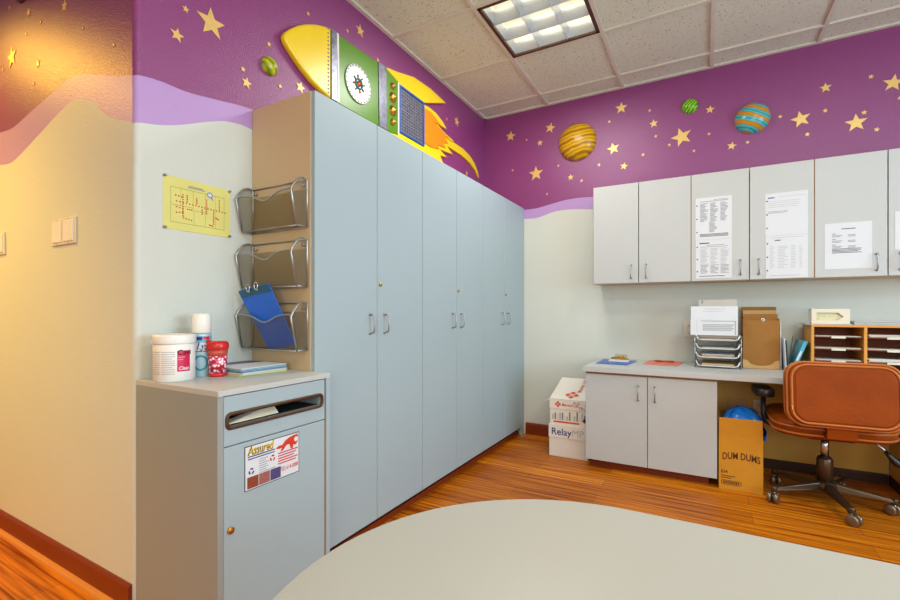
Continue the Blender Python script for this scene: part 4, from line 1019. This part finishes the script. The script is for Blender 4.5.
flat_stack('paper_stack', 'flat white sheet under the tissue box on the sorter', 'papers', 2.315, 2.535, -.30, -.08, SZ + .0004, .003, [M['paper']], 'papers on top of the sorter', 32, 2)
# tissue box with a window cut in its front
x0, x1, y0, y1, z0, z1 = 2.342, 2.522, -.298, -.20, SZ + .0045, SZ + .095
t = thing('tissue_box', 'pale tissue box with an oval opening on top of the sorter', 'tissue box', ((x0 + x1) / 2, -.25, z0))
b = MB(); b.box((x0, y0 + .003, z0), (x1, y1, z0 + .003), M['ivory']).box((x0, y0 + .003, z1 - .003), (x1, y1, z1), M['ivory']).box((x0, y0 + .003, z0), (x0 + .003, y1, z1), M['ivory']).box((x1 - .003, y0 + .003, z0), (x1, y1, z1), M['ivory']).box((x0, y1 - .003, z0), (x1, y1, z1), M['ivory'])
hole = [(x0 + .022 + .116 * u, z0 + .022 + .046 * w) for u, w in ((0, 0), (.85, 0), (.87, .25), (.95, .3), (1.05, .5), (.95, .7), (.87, .75), (.85, 1), (0, 1))]
pl_ = [(x0, z0), (x1, z0), (x1, z1), (x0, z1)]
ring = [(x0, z0)] + [(x1, z0)] + [(x1, z1), (x0, z1)]
# front face around the opening, as four bands and the rounded end
hx0, hx1, hz0, hz1 = x0 + .022, x0 + .148, z0 + .022, z0 + .068
b.box((x0, y0, z0), (x1, y0 + .003, hz0), M['ivory']).box((x0, y0, hz1), (x1, y0 + .003, z1), M['ivory']).box((x0, y0, hz0), (hx0, y0 + .003, hz1), M['ivory']).box((hx1, y0, hz0), (x1, y0 + .003, hz1), M['ivory'])
for s in (0, 1):
    zz = hz0 if s == 0 else hz1; sg = 1 if s == 0 else -1
    b.prism([(hx1 - .022, y0, zz), (hx1, y0, zz), (hx1, y0, zz + sg * .019), (hx1 - .010, y0, zz + sg * .014)], (0, .003, 0), M['ivory'])
b.build('box_shell', t)
b = MB(); b.box((x0 + .004, y0 + .012, z0 + .004), (x1 - .004, y1 - .004, z1 - .012), mat('pale_tissue', (226, 220, 176), .8, bump=(60, .6, .01))); b.build('tissues', t)

# ------------------------------------------------------------------ cartons by the wall
def carton(name, label, x0, x1, y0, y1, z0, z1, split, deco, lidtop=True):
    t = thing(name, label, 'box', ((x0 + x1) / 2, (y0 + y1) / 2, z0), 'white cartons beside the base cabinet')
    b = MB(); b.box((x0 + .004, y0 + .004, z0), (x1 - .004, y1 - .004, z1 - .004), M['box']); bd = b.build('carton_body', t, bevel=.002)
    b = MB(); b.box((x0, y0, split), (x1, y1, z1), M['box']); ld = b.build('lid', t, bevel=.002)
    deco(t, bd, ld, x0, x1, y0, y1, z0, z1, split); return t
def deco1(t, bd, ld, x0, x1, y0, y1, z0, z1, sp):
    b = MB(); b.text('Relay', (x0 + .025, y0 - .0008, sp + .024), (1, 0, 0), (0, 0, 1), .070, M['navy'], .148, .012); b.build('printed_name', ld); b = MB(); b.text('MP', (x0 + .178, y0 - .0008, sp + .024), (1, 0, 0), (0, 0, 1), .070, M['inkl'], .082); b.build('printed_name', ld)
def diamond(b, cx_, cz_, r, y):
    for dx, dz in ((0, r * .5), (0, -r * .5), (-r * .5, 0), (r * .5, 0)):
        q = r * .42; b.add([(cx_ + dx, y, cz_ + dz - q), (cx_ + dx + q, y, cz_ + dz), (cx_ + dx, y, cz_ + dz + q), (cx_ + dx - q, y, cz_ + dz)], [(0, 1, 2, 3)], M['orange'])
def deco2(t, bd, ld, x0, x1, y0, y1, z0, z1, sp):
    b = MB(); Y = y0 - .0008
    diamond(b, x0 + .065, sp + .036, .026, Y)
    b.text('Market Lab', (x0 + .097, Y, sp + .026), (1, 0, 0), (0, 0, 1), .026, M['orange'], .12, .02)
    for i, (u0, w0, u1, w1) in enumerate(((.175, .045, .20, .062), (.205, .04, .225, .066), (.22, .02, .25, .028), (.235, .01, .262, .022))): b.tube([(x0 + u0, Y, sp + w0), ((x0 + u0 + x0 + u1) / 2, Y, sp + w1), (x0 + u1, Y, sp + w0)], .0018, M['inkd'], 4)
    b.build('printed_logo', ld)
    F = lambda u, w, e=0.0: Vector((x0 + .002 + u * (x1 - x0 - .004), y0 + .004 + w * .34, z1 + .002 + w * .112 + e))   # top flap, tipped up towards the wall
    tf = MB(); tf.prism([F(0, 0), F(1, 0), F(1, 1), F(0, 1)], (0, 0, .003), M['box']); tf = tf.build('top_flap', t)
    b = MB()
    for du, dw in ((0, .09), (0, -.09), (-.11, 0), (.11, 0)):
        b.add([F(.54 + du, .2 + dw - .07, .0045), F(.54 + du + .085, .2 + dw, .0045), F(.54 + du, .2 + dw + .07, .0045), F(.54 + du - .085, .2 + dw, .0045)], [(0, 1, 2, 3)], M['orange'])
    b.build('printed_logo', tf)
    b = MB(); b.text('Market Lab', (0, 0, 0), (1, 0, 0), (0, 1, 0), .05, M['orange'], .20, .01, warp=lambda q, z: F(.74 - z / .3, .34 + q / .34, .0045)); b.build('printed_name', tf)
    b = MB(); Y = y0 + .0032; rnd = random.Random(3)       # shipping labels and pictures on the body
    for i in range(14):
        u = x0 + .02 + .018 * i; w = rnd.uniform(.03, .07); b.add([(u, Y, z0 + .035), (u + .012, Y, z0 + .035), (u + .012, Y, z0 + .035 + w), (u, Y, z0 + .035 + w)], [(0, 1, 2, 3)], (M['inkl'], M['ink'], M['edge'])[i % 3])
    b.add([(x0 + .03, Y, z0 + .014), (x0 + .22, Y, z0 + .014), (x0 + .22, Y, z0 + .026), (x0 + .03, Y, z0 + .026)], [(0, 1, 2, 3)], M['orange'])
    b.add(circle((x0 + .262, Y, z0 + .045), .016, (1, 0, 0), (0, 0, 1), 16), [tuple(range(16))], M['orange']); b.build('printed_panel', bd)
    b = MB()                                               # side flap hanging open at the left
    b.prism([(x0 - .001, y0 + .01, z1 - .004), (x0 - .045, y0 - .02, z1 - .03), (x0 - .045, y0 + .27, z1 - .03), (x0 - .001, y0 + .29, z1 - .004)], (.0, 0, .003), M['box']); b.build('side_flap', t)
carton('carton', 'lower white carton with navy lettering on its lid, standing on the floor', .752, 1.045, -.482, -.10, 0, .2365, .138, deco1)
carton('carton', 'upper white carton with orange logos stacked on the lower one', .757, 1.040, -.478, -.12, .237, .422, .352, deco2)

# cardboard box with a blue bag
X0, X1, Y0, Y1, ZT = 1.846, 2.070, -.592, -.33, .435
t = thing('cardboard_box', 'tall brown candy carton used as a bin under the desk', 'box', ((X0 + X1) / 2, -.46, 0))
b = MB(); w_ = .004; zt = .328
b.box((X0, Y0, 0), (X1, Y0 + w_, zt), M['kraft']).box((X0, Y1 - w_, 0), (X1, Y1, zt), M['kraft']).box((X0, Y0 + w_, 0), (X0 + w_, Y1 - w_, zt), M['kraft']).box((X1 - w_, Y0 + w_, 0), (X1, Y1 - w_, zt), M['kraft']).box((X0 + w_, Y0 + w_, 0), (X1 - w_, Y1 - w_, w_), M['kraft'])
bd = b.build('carton_body', t, bevel=.001)
b = MB(); b.prism([(X0 + .001, Y0, zt), (X1 - .001, Y0, zt), (X1 - .004, Y0 - .003, ZT), (X0 + .003, Y0 - .003, ZT)], (0, w_, 0), M['kraft']); b.build('flap', t)
b = MB(); b.prism([(X0, Y0 + .02, zt), (X0, Y1 - .01, zt), (X0 - .0, Y1 - .03, ZT + .02), (X0 - .0, Y0 + .12, ZT + .02)], (w_, 0, 0), M['kraftd']); b.build('flap', t)
b = MB(); Y = Y0 - .0008
brn = mat('candy_print', (96, 44, 12), .6)
def wob(s, z): # arched lettering
    return None
arc = lambda x0_, z0_: (lambda s, z: Vector((x0_ + s, Y, z0_ + z - .05 * ((s + x0_ - (X0 + X1) / 2) / .1) ** 2 * .25)))
b.text('DUM DUMS', (0, 0, 0), (1, 0, 0), (0, 0, 1), .058, brn, .19, .022, warp=arc(X0 + .020, .192))
b.text('834', (X0 + .012, Y, .100), (1, 0, 0), (0, 0, 1), .026, brn, .034, .02)
for i in range(2): b.add([(X0 + .012, Y, .082 - i * .012), (X0 + .085 - .02 * i, Y, .082 - i * .012), (X0 + .085 - .02 * i, Y, .087 - i * .012), (X0 + .012, Y, .087 - i * .012)], [(0, 1, 2, 3)], brn)
q = rrect(.10, .024, .008, 4); b.tube([(X0 + .065 + u, Y, .045 + w) for u, w in q], .0016, brn, 4, closed=True)
for i in range(8): b.add([(X0 + .024 + i * .0105, Y, .038), (X0 + .031 + i * .0105, Y, .038), (X0 + .031 + i * .0105, Y, .052), (X0 + .024 + i * .0105, Y, .052)], [(0, 1, 2, 3)], brn)
b.build('printed_name', bd)
b = MB(); rnd = random.Random(5); n, k = 28, 9; vs, fs = [], []
cx_, cy_ = (X0 + X1) / 2 + .012, (Y0 + Y1) / 2
for i in range(k):
    f_ = i / (k - 1)
    for j in range(n):
        q = 2 * PI * j / n; up_ = min(1, f_ * 2.2); rx, ry = .098 + .022 * up_, .116 + .006 * up_
        s_ = math.sqrt(max(0, 1 - f_ ** 2)) if i < k - 1 else 0
        se = .5; ca, sa = math.cos(q), math.sin(q)
        px = abs(ca) ** se * math.copysign(1, ca); py = abs(sa) ** se * math.copysign(1, sa)
        wob_ = 1 + .05 * math.sin(7 * q + 3 * f_) + .03 * rnd.uniform(-1, 1)
        vs.append((cx_ - .012 + .016 * up_ + px * rx * s_ * min(wob_, 1.04), cy_ + py * ry * s_ * min(wob_, 1.04), max(.338, .345 + .142 * f_ + .008 * math.sin(5 * q + 6 * f_))))
for i in range(k - 1):
    for j in range(n): fs.append((i * n + j, i * n + (j + 1) % n, (i + 1) * n + (j + 1) % n, (i + 1) * n + j))
b.add(vs, fs, M['bagblue'], True)
# bag edge folded over the right side of the box
vs, fs = [], []; m2 = 12
for i in range(m2):
    y = Y0 + .012 + (Y1 - Y0 - .03) * i / (m2 - 1); wv = .010 * math.sin(i * 1.7)
    vs += [(X1 - .03, y, .415 + wv), (X1 + .006, y, .395 + wv * .5), (X1 + .018 + .006 * math.sin(i * 2.3), y, .36 + wv), (X1 + .012 + .006 * math.cos(i * 1.9), y, .315 + .02 * math.sin(i * 1.3)), (X1 + .004, y, .332 + .02 * math.sin(i * 1.3)), (X1 + .004, y, .375), (X1 - .03, y, .395)]
for i in range(m2 - 1):
    for j in range(6): fs.append((i * 7 + j, i * 7 + j + 1, (i + 1) * 7 + j + 1, (i + 1) * 7 + j))
b.add(vs, fs, M['bagblue'], True)
o = b.build('plastic_bag', None, loc=(cx_, cy_, .345)); tag(o, 'blue plastic bag bulging out of the brown candy carton', 'plastic bag')

# ------------------------------------------------------------------ office chair
CH = Vector((2.362, -.53, 0))
t = thing('office_chair', 'tan leather swivel office chair seen from behind at the desk', 'chair', CH, rz=math.radians(3))
def cushion(w, d, h, r, m, nx=10, crown=.25):
    """rounded cushion around the origin, w along x, d along y, h along z"""
    b = MB(); out = rrect(w, d, r, 8); n = len(out); prof = [(.86, -.5), (.95, -.46), (.99, -.3), (1.0, 0), (.99, .3), (.95, .46), (.86, .5)]
    vs = [(x * s, y * s, h * z) for s, z in prof for x, y in out]
    fs = [(i * n + j, i * n + (j + 1) % n, (i + 1) * n + (j + 1) % n, (i + 1) * n + j) for i in range(len(prof) - 1) for j in range(n)]
    o_ = len(prof) * n
    vs += [(x * .45, y * .45, h * (.5 + crown * .2)) for x, y in out] + [(0, 0, h * (.5 + crown * .25))]
    fs += [((len(prof) - 1) * n + j, (len(prof) - 1) * n + (j + 1) % n, o_ + (j + 1) % n, o_ + j) for j in range(n)] + [(o_ + j, o_ + (j + 1) % n, o_ + n) for j in range(n)]
    fs.append(tuple(reversed(range(n))))
    b.add(vs, fs, m, True); return b
def place(b, Tm):
    b.v = [Tm @ v for v in b.v]; return b
# seat
sb = cushion(.53, .50, .085, .13, M['leather']); place(sb, Matrix.Translation((0, .0, .455)) @ Matrix.Rotation(.04, 4, 'X')); st = sb.build('seat', t, local=True)
b = MB(); b.tube([(x * 1.003, y * 1.003, .470 + y * .04) for x, y in rrect(.53, .50, .13, 8)], .006, M['piping'], 6, closed=True); b.tube([(x * 1.0, y * 1.0, .436 + y * .04) for x, y in rrect(.53, .50, .13, 8)], .006, M['piping'], 6, closed=True); b.build('piping', st, local=True)
# backrest: cushion turned upright; its rear shell faces the camera
BW, BH = .460, .325
Tb = Matrix.Translation((.004, -.268, .648)) @ Matrix.Rotation(math.radians(-6), 4, 'X') @ Matrix.Rotation(-PI / 2, 4, 'X')
bb = cushion(BW, BH, .095, .075, M['leather'], crown=.5); place(bb, Tb); bk = bb.build('backrest', t, local=True)
b = MB(); q = rrect(BW * .93, BH * .92, .07, 8)
b.tube([(Tb @ Vector((x, y, -.046))) for x, y in q], .0065, M['piping'], 8, closed=True)
q = rrect(BW * 1.005, BH * 1.005, .077, 8); b.tube([(Tb @ Vector((x, y, -.026))) for x, y in q], .006, M['piping'], 8, closed=True); b.tube([(Tb @ Vector((x, y, .03))) for x, y in q], .006, M['piping'], 8, closed=True)
b.build('piping', bk, local=True)
b = MB(); q = rrect(BW * .86, BH * .84, .055, 8); b.prism([(Tb @ Vector((x, y, -.0475))) for x, y in q], Tb.to_3x3() @ Vector((0, 0, -.004)), M['leather']); b.build('rear_panel', bk, local=True, bevel=.003)
for sx in (-1, 1):
    b = MB(); p_ = Tb @ Vector((sx * BW * .465, -.06 if False else .07, -.045)); b.tube([p_, p_ + Vector((0, -.008, 0))], .006, M['brass'], 10); b.tube([p_ + Vector((0, -.006, 0)), p_ + Vector((0, -.007, -.028))], .0035, M['brass'], 6); b.build('zip_pull', bk, local=True)
# bracket strip covering the joint
b = MB(); b.prism([(-.062, -.305, .520), (.062, -.305, .520), (.062, -.300, .425), (-.062, -.300, .425)], (0, .02, 0), M['leather']); b.prism([(-.062, -.300, .425), (.062, -.300, .425), (.062, -.10, .405), (-.062, -.10, .405)], (0, .0, .02), M['leather']); b.build('back_bracket', t, local=True, bevel=.004)
# mechanism, cylinder, base
b = MB(); b.box((-.10, -.12, .375), (.10, .12, .412), M['blackp']); b.build('seat_plate', t, local=True, bevel=.006)
b = MB(); b.lathe([(.019, .25), (.019, .378)], M['chrome'], (0, 0, 0), 20); b.lathe([(.038, .105), (.038, .245), (.030, .258), (.02, .262)], M['bronze'], (0, 0, 0), 24); b.build('gas_cylinder', t, local=True)
b = MB(); b.lathe([(.045, .072), (.056, .080), (.056, .108), (.044, .124), (.038, .126)], M['bronze'], (0, 0, 0), 24); b.build('hub', t, local=True)
for k in range(5):
    q = math.radians(278 + 72 * k) ; R_ = .285; dx, dy = math.cos(q), math.sin(q)
    b = MB(); nrm = Vector((-dy, dx, 0))
    P0, P1 = Vector((dx * .04, dy * .04, 0)), Vector((dx * R_, dy * R_, 0))
    sec0 = [(-.026, .076), (.026, .076), (.020, .118), (-.020, .118)]; sec1 = [(-.017, .068), (.017, .068), (.012, .086), (-.012, .086)]
    vs = [P0 + nrm * u_ + Vector((0, 0, w)) for u_, w in sec0] + [P1 + nrm * u_ + Vector((0, 0, w)) for u_, w in sec1]
    b.add(vs, [(3, 2, 1, 0), (4, 5, 6, 7), (0, 1, 5, 4), (1, 2, 6, 5), (2, 3, 7, 6), (3, 0, 4, 7)], M['bronze'])
    b.lathe([(.017, .060), (.018, .086), (.012, .092), (0, .093)], M['bronze'], (dx * R_, dy * R_, 0), 16)
    lg = b.build('base_leg', t, local=True, bevel=.004)
    b = MB(); ca = q + .9 * (1 if k % 2 else -1); ax_ = Vector((math.cos(ca), math.sin(ca), 0)); tr = Vector((-ax_.y, ax_.x, 0)); c_ = P1 + tr * .012
    for s in (-1, 1):
        w0 = c_ + ax_ * (s * .006); w1 = c_ + ax_ * (s * .026)
        b.tube([w0 + Vector((0, 0, .029)), w0 + ax_ * (s * .004) + Vector((0, 0, .029)), w1 - ax_ * (s * .004) + Vector((0, 0, .029)), w1 + Vector((0, 0, .029))], [.024, .0288, .0288, .024], M['pewter'], 20)
    b.tube([c_ - ax_ * .006 + Vector((0, 0, .032)), c_ + ax_ * .006 + Vector((0, 0, .032))], .02, M['blackp'], 14); b.tube([P1 + Vector((0, 0, .03)), P1 + Vector((0, 0, .065))], .006, M['steel'], 8)
    b.build('caster', lg, local=True)
# arms: black post and oval pad either side
for s in (-1, 1):
    b = MB(); x = s * .268
    b.tube([(s * .10, .02, .400), (s * .22, .02, .400), (s * .272, .02, .425), (s * .284, .025, .47), (s * .284, .03, .588)], [.016, .016, .015, .014, .013], M['blackp'], 10); ar = b.build('armrest', t, local=True)
    b = cushion(.092, .25, .046, .044, M['blackp']); place(b, Matrix.Translation((s * .288, .02, .606))); b.build('arm_pad', ar, local=True)
b = MB(); b.tube([(.09, .0, .392), (.19, -.02, .385), (.235, -.035, .345), (.252, -.04, .325)], .006, M['steel'], 8); lv = b.build('tilt_lever', t, local=True)
b = MB(); b.tube([(.246, -.038, .333), (.262, -.042, .31), (.292, -.048, .275), (.312, -.052, .258)], [.008, .013, .019, .012], M['blackp'], 12); b.build('lever_paddle', lv, local=True)

# ------------------------------------------------------------------ foreground table
TZZ = .645; k_ = (1.0816 - TZZ) / (1.0816 - .5)
def sc(x, y): return (1.7687 + (x - 1.7687) * k_, -3.7843 + (y + 3.7843) * k_)
Rr = .605 * k_; cx_, cy_ = sc(1.585, -2.985); xe = cx_ + 1.35
t = thing('activity_table', 'large pale grey table with a rounded end filling the foreground', 'table', (cx_ + .67, cy_, 0))
out = [(cx_ + Rr * math.cos(a_), cy_ + Rr * math.sin(a_)) for a_ in [PI / 2 + PI * i / 40 for i in range(41)]] + [(xe + Rr * math.cos(a_), cy_ + Rr * math.sin(a_)) for a_ in [-PI / 2 + PI * i / 40 for i in range(41)]]
b = MB(); b.prism([(x, y, TZZ - .028) for x, y in out], (0, 0, .028), M['tabletop'], smooth=True); b.build('tabletop', t, bevel=.0025)
b = MB(); n = len(out); o2 = [(cx_ + (Rr + .0015) * math.cos(a_), cy_ + (Rr + .0015) * math.sin(a_)) for a_ in [PI / 2 + PI * i / 40 for i in range(41)]] + [(xe + (Rr + .0015) * math.cos(a_), cy_ + (Rr + .0015) * math.sin(a_)) for a_ in [-PI / 2 + PI * i / 40 for i in range(41)]]
vs = [(x, y, TZZ - .026) for x, y in o2] + [(x, y, TZZ - .003) for x, y in o2]; b.add(vs, [(i, (i + 1) % n, n + (i + 1) % n, n + i) for i in range(n)], M['edge'], True); b.build('edge_band', t)
for x in (cx_ + .05, xe - .05):
    for s in (-1, 1):
        b = MB(); y = cy_ + s * .26; b.tube([(x, y, .0), (x, y, TZZ - .029)], .019, M['steel'], 14); lg = b.build('leg', t)
        b = MB(); b.lathe([(.026, 0), (.026, .012), (.02, .022)], M['blackp'], (x, y, 0), 14); b.build('foot_cap', lg)

# ------------------------------------------------------------------ light
def area(name, loc, rot, sx, sy, w, c):
    l = bpy.data.lights.new(name, 'AREA'); l.shape = 'RECTANGLE'; l.size = sx; l.size_y = sy; l.energy = w; l.color = c
    o = bpy.data.objects.new(name, l); COL.objects.link(o); o.location = loc; o.rotation_euler = rot; return o
K = 1.0
def cell(i, j): return (GX + T6 * (i + .5), GY - T6 * (j + .5), CEIL - .012)
TC = (1, .97, .90)
area('troffer_lamp', cell(3, 3), (0, 0, 0), .56, .56, 22, TC)
area('troffer_lamp', cell(2, 6), (0, 0, 0), .56, .56, 22, TC)
area('troffer_lamp', cell(4, 6), (0, 0, 0), .56, .56, 22, TC)
area('troffer_lamp', (LC[0] + T6 / 2, LC[1] + T6 / 2, CEIL - .012), (0, 0, 0), .54, .54, 22, TC)
area('window_fill', ((VX0 + VX1) / 2, YF - .10, (VZ0 + VZ1) / 2), (PI / 2, 0, 0), VX1 - VX0 - .05, VZ1 - VZ0 - .05, 66, (1, .94, .82))  # added frontal fill, set in the unseen rear window
area('window_fill', (XR + .10, (WY0 + WY1) / 2, (WZ0 + WZ1) / 2), (0, PI / 2, 0), WZ1 - WZ0 - .05, WY1 - WY0 - .05, 95, (.58, .82, 1.0))  # added bluish fill, set in the unseen right window
sl = bpy.data.lights.new('hall_lamp_and_fill', 'SPOT'); sl.energy = 200; sl.color = (1, .53, .07); sl.spot_size = math.radians(105); sl.spot_blend = 1.0; sl.shadow_soft_size = .14
so = bpy.data.objects.new('hall_lamp_and_fill', sl); COL.objects.link(so); so.location = (-1.94, -3.62, CEIL - .05)
so.rotation_euler = (Vector((-1.0, WE, .55)) - so.location).to_track_quat('-Z', 'Y').to_euler()
sl = bpy.data.lights.new('hall_lamp_and_fill', 'SPOT'); sl.energy = 320; sl.color = (1, .62, .14); sl.spot_size = math.radians(52); sl.spot_blend = 1.0; sl.shadow_soft_size = .14  # extra spot added to warm the lower hall wall
so = bpy.data.objects.new('hall_lamp_and_fill', sl); COL.objects.link(so); so.location = (-1.7, -5.1, CEIL - .05)
so.rotation_euler = (Vector((-.95, WE, .75)) - so.location).to_track_quat('-Z', 'Y').to_euler()
w = bpy.data.worlds.new('world'); S.world = w; w.use_nodes = True
w.node_tree.nodes['Background'].inputs[0].default_value = (.6, .75, 1, 1); w.node_tree.nodes['Background'].inputs[1].default_value = .3

# ------------------------------------------------------------------ camera
cd = bpy.data.cameras.new('camera'); cam = bpy.data.objects.new('camera', cd); COL.objects.link(cam)
cam.location = (1.7687, -3.7843, 1.0816); cam.rotation_euler = (PI / 2, 0, .5144)
cd.sensor_width = 36.0; cd.lens = 449.66 / 900 * 36; cd.shift_y = 10.8 / 900; cd.clip_start = .02
S.camera = cam
vs_ = S.view_settings; vs_.view_transform = 'Standard'; vs_.look = 'None'; vs_.exposure = 0.0; vs_.gamma = 1.0; vs_.use_curve_mapping = False
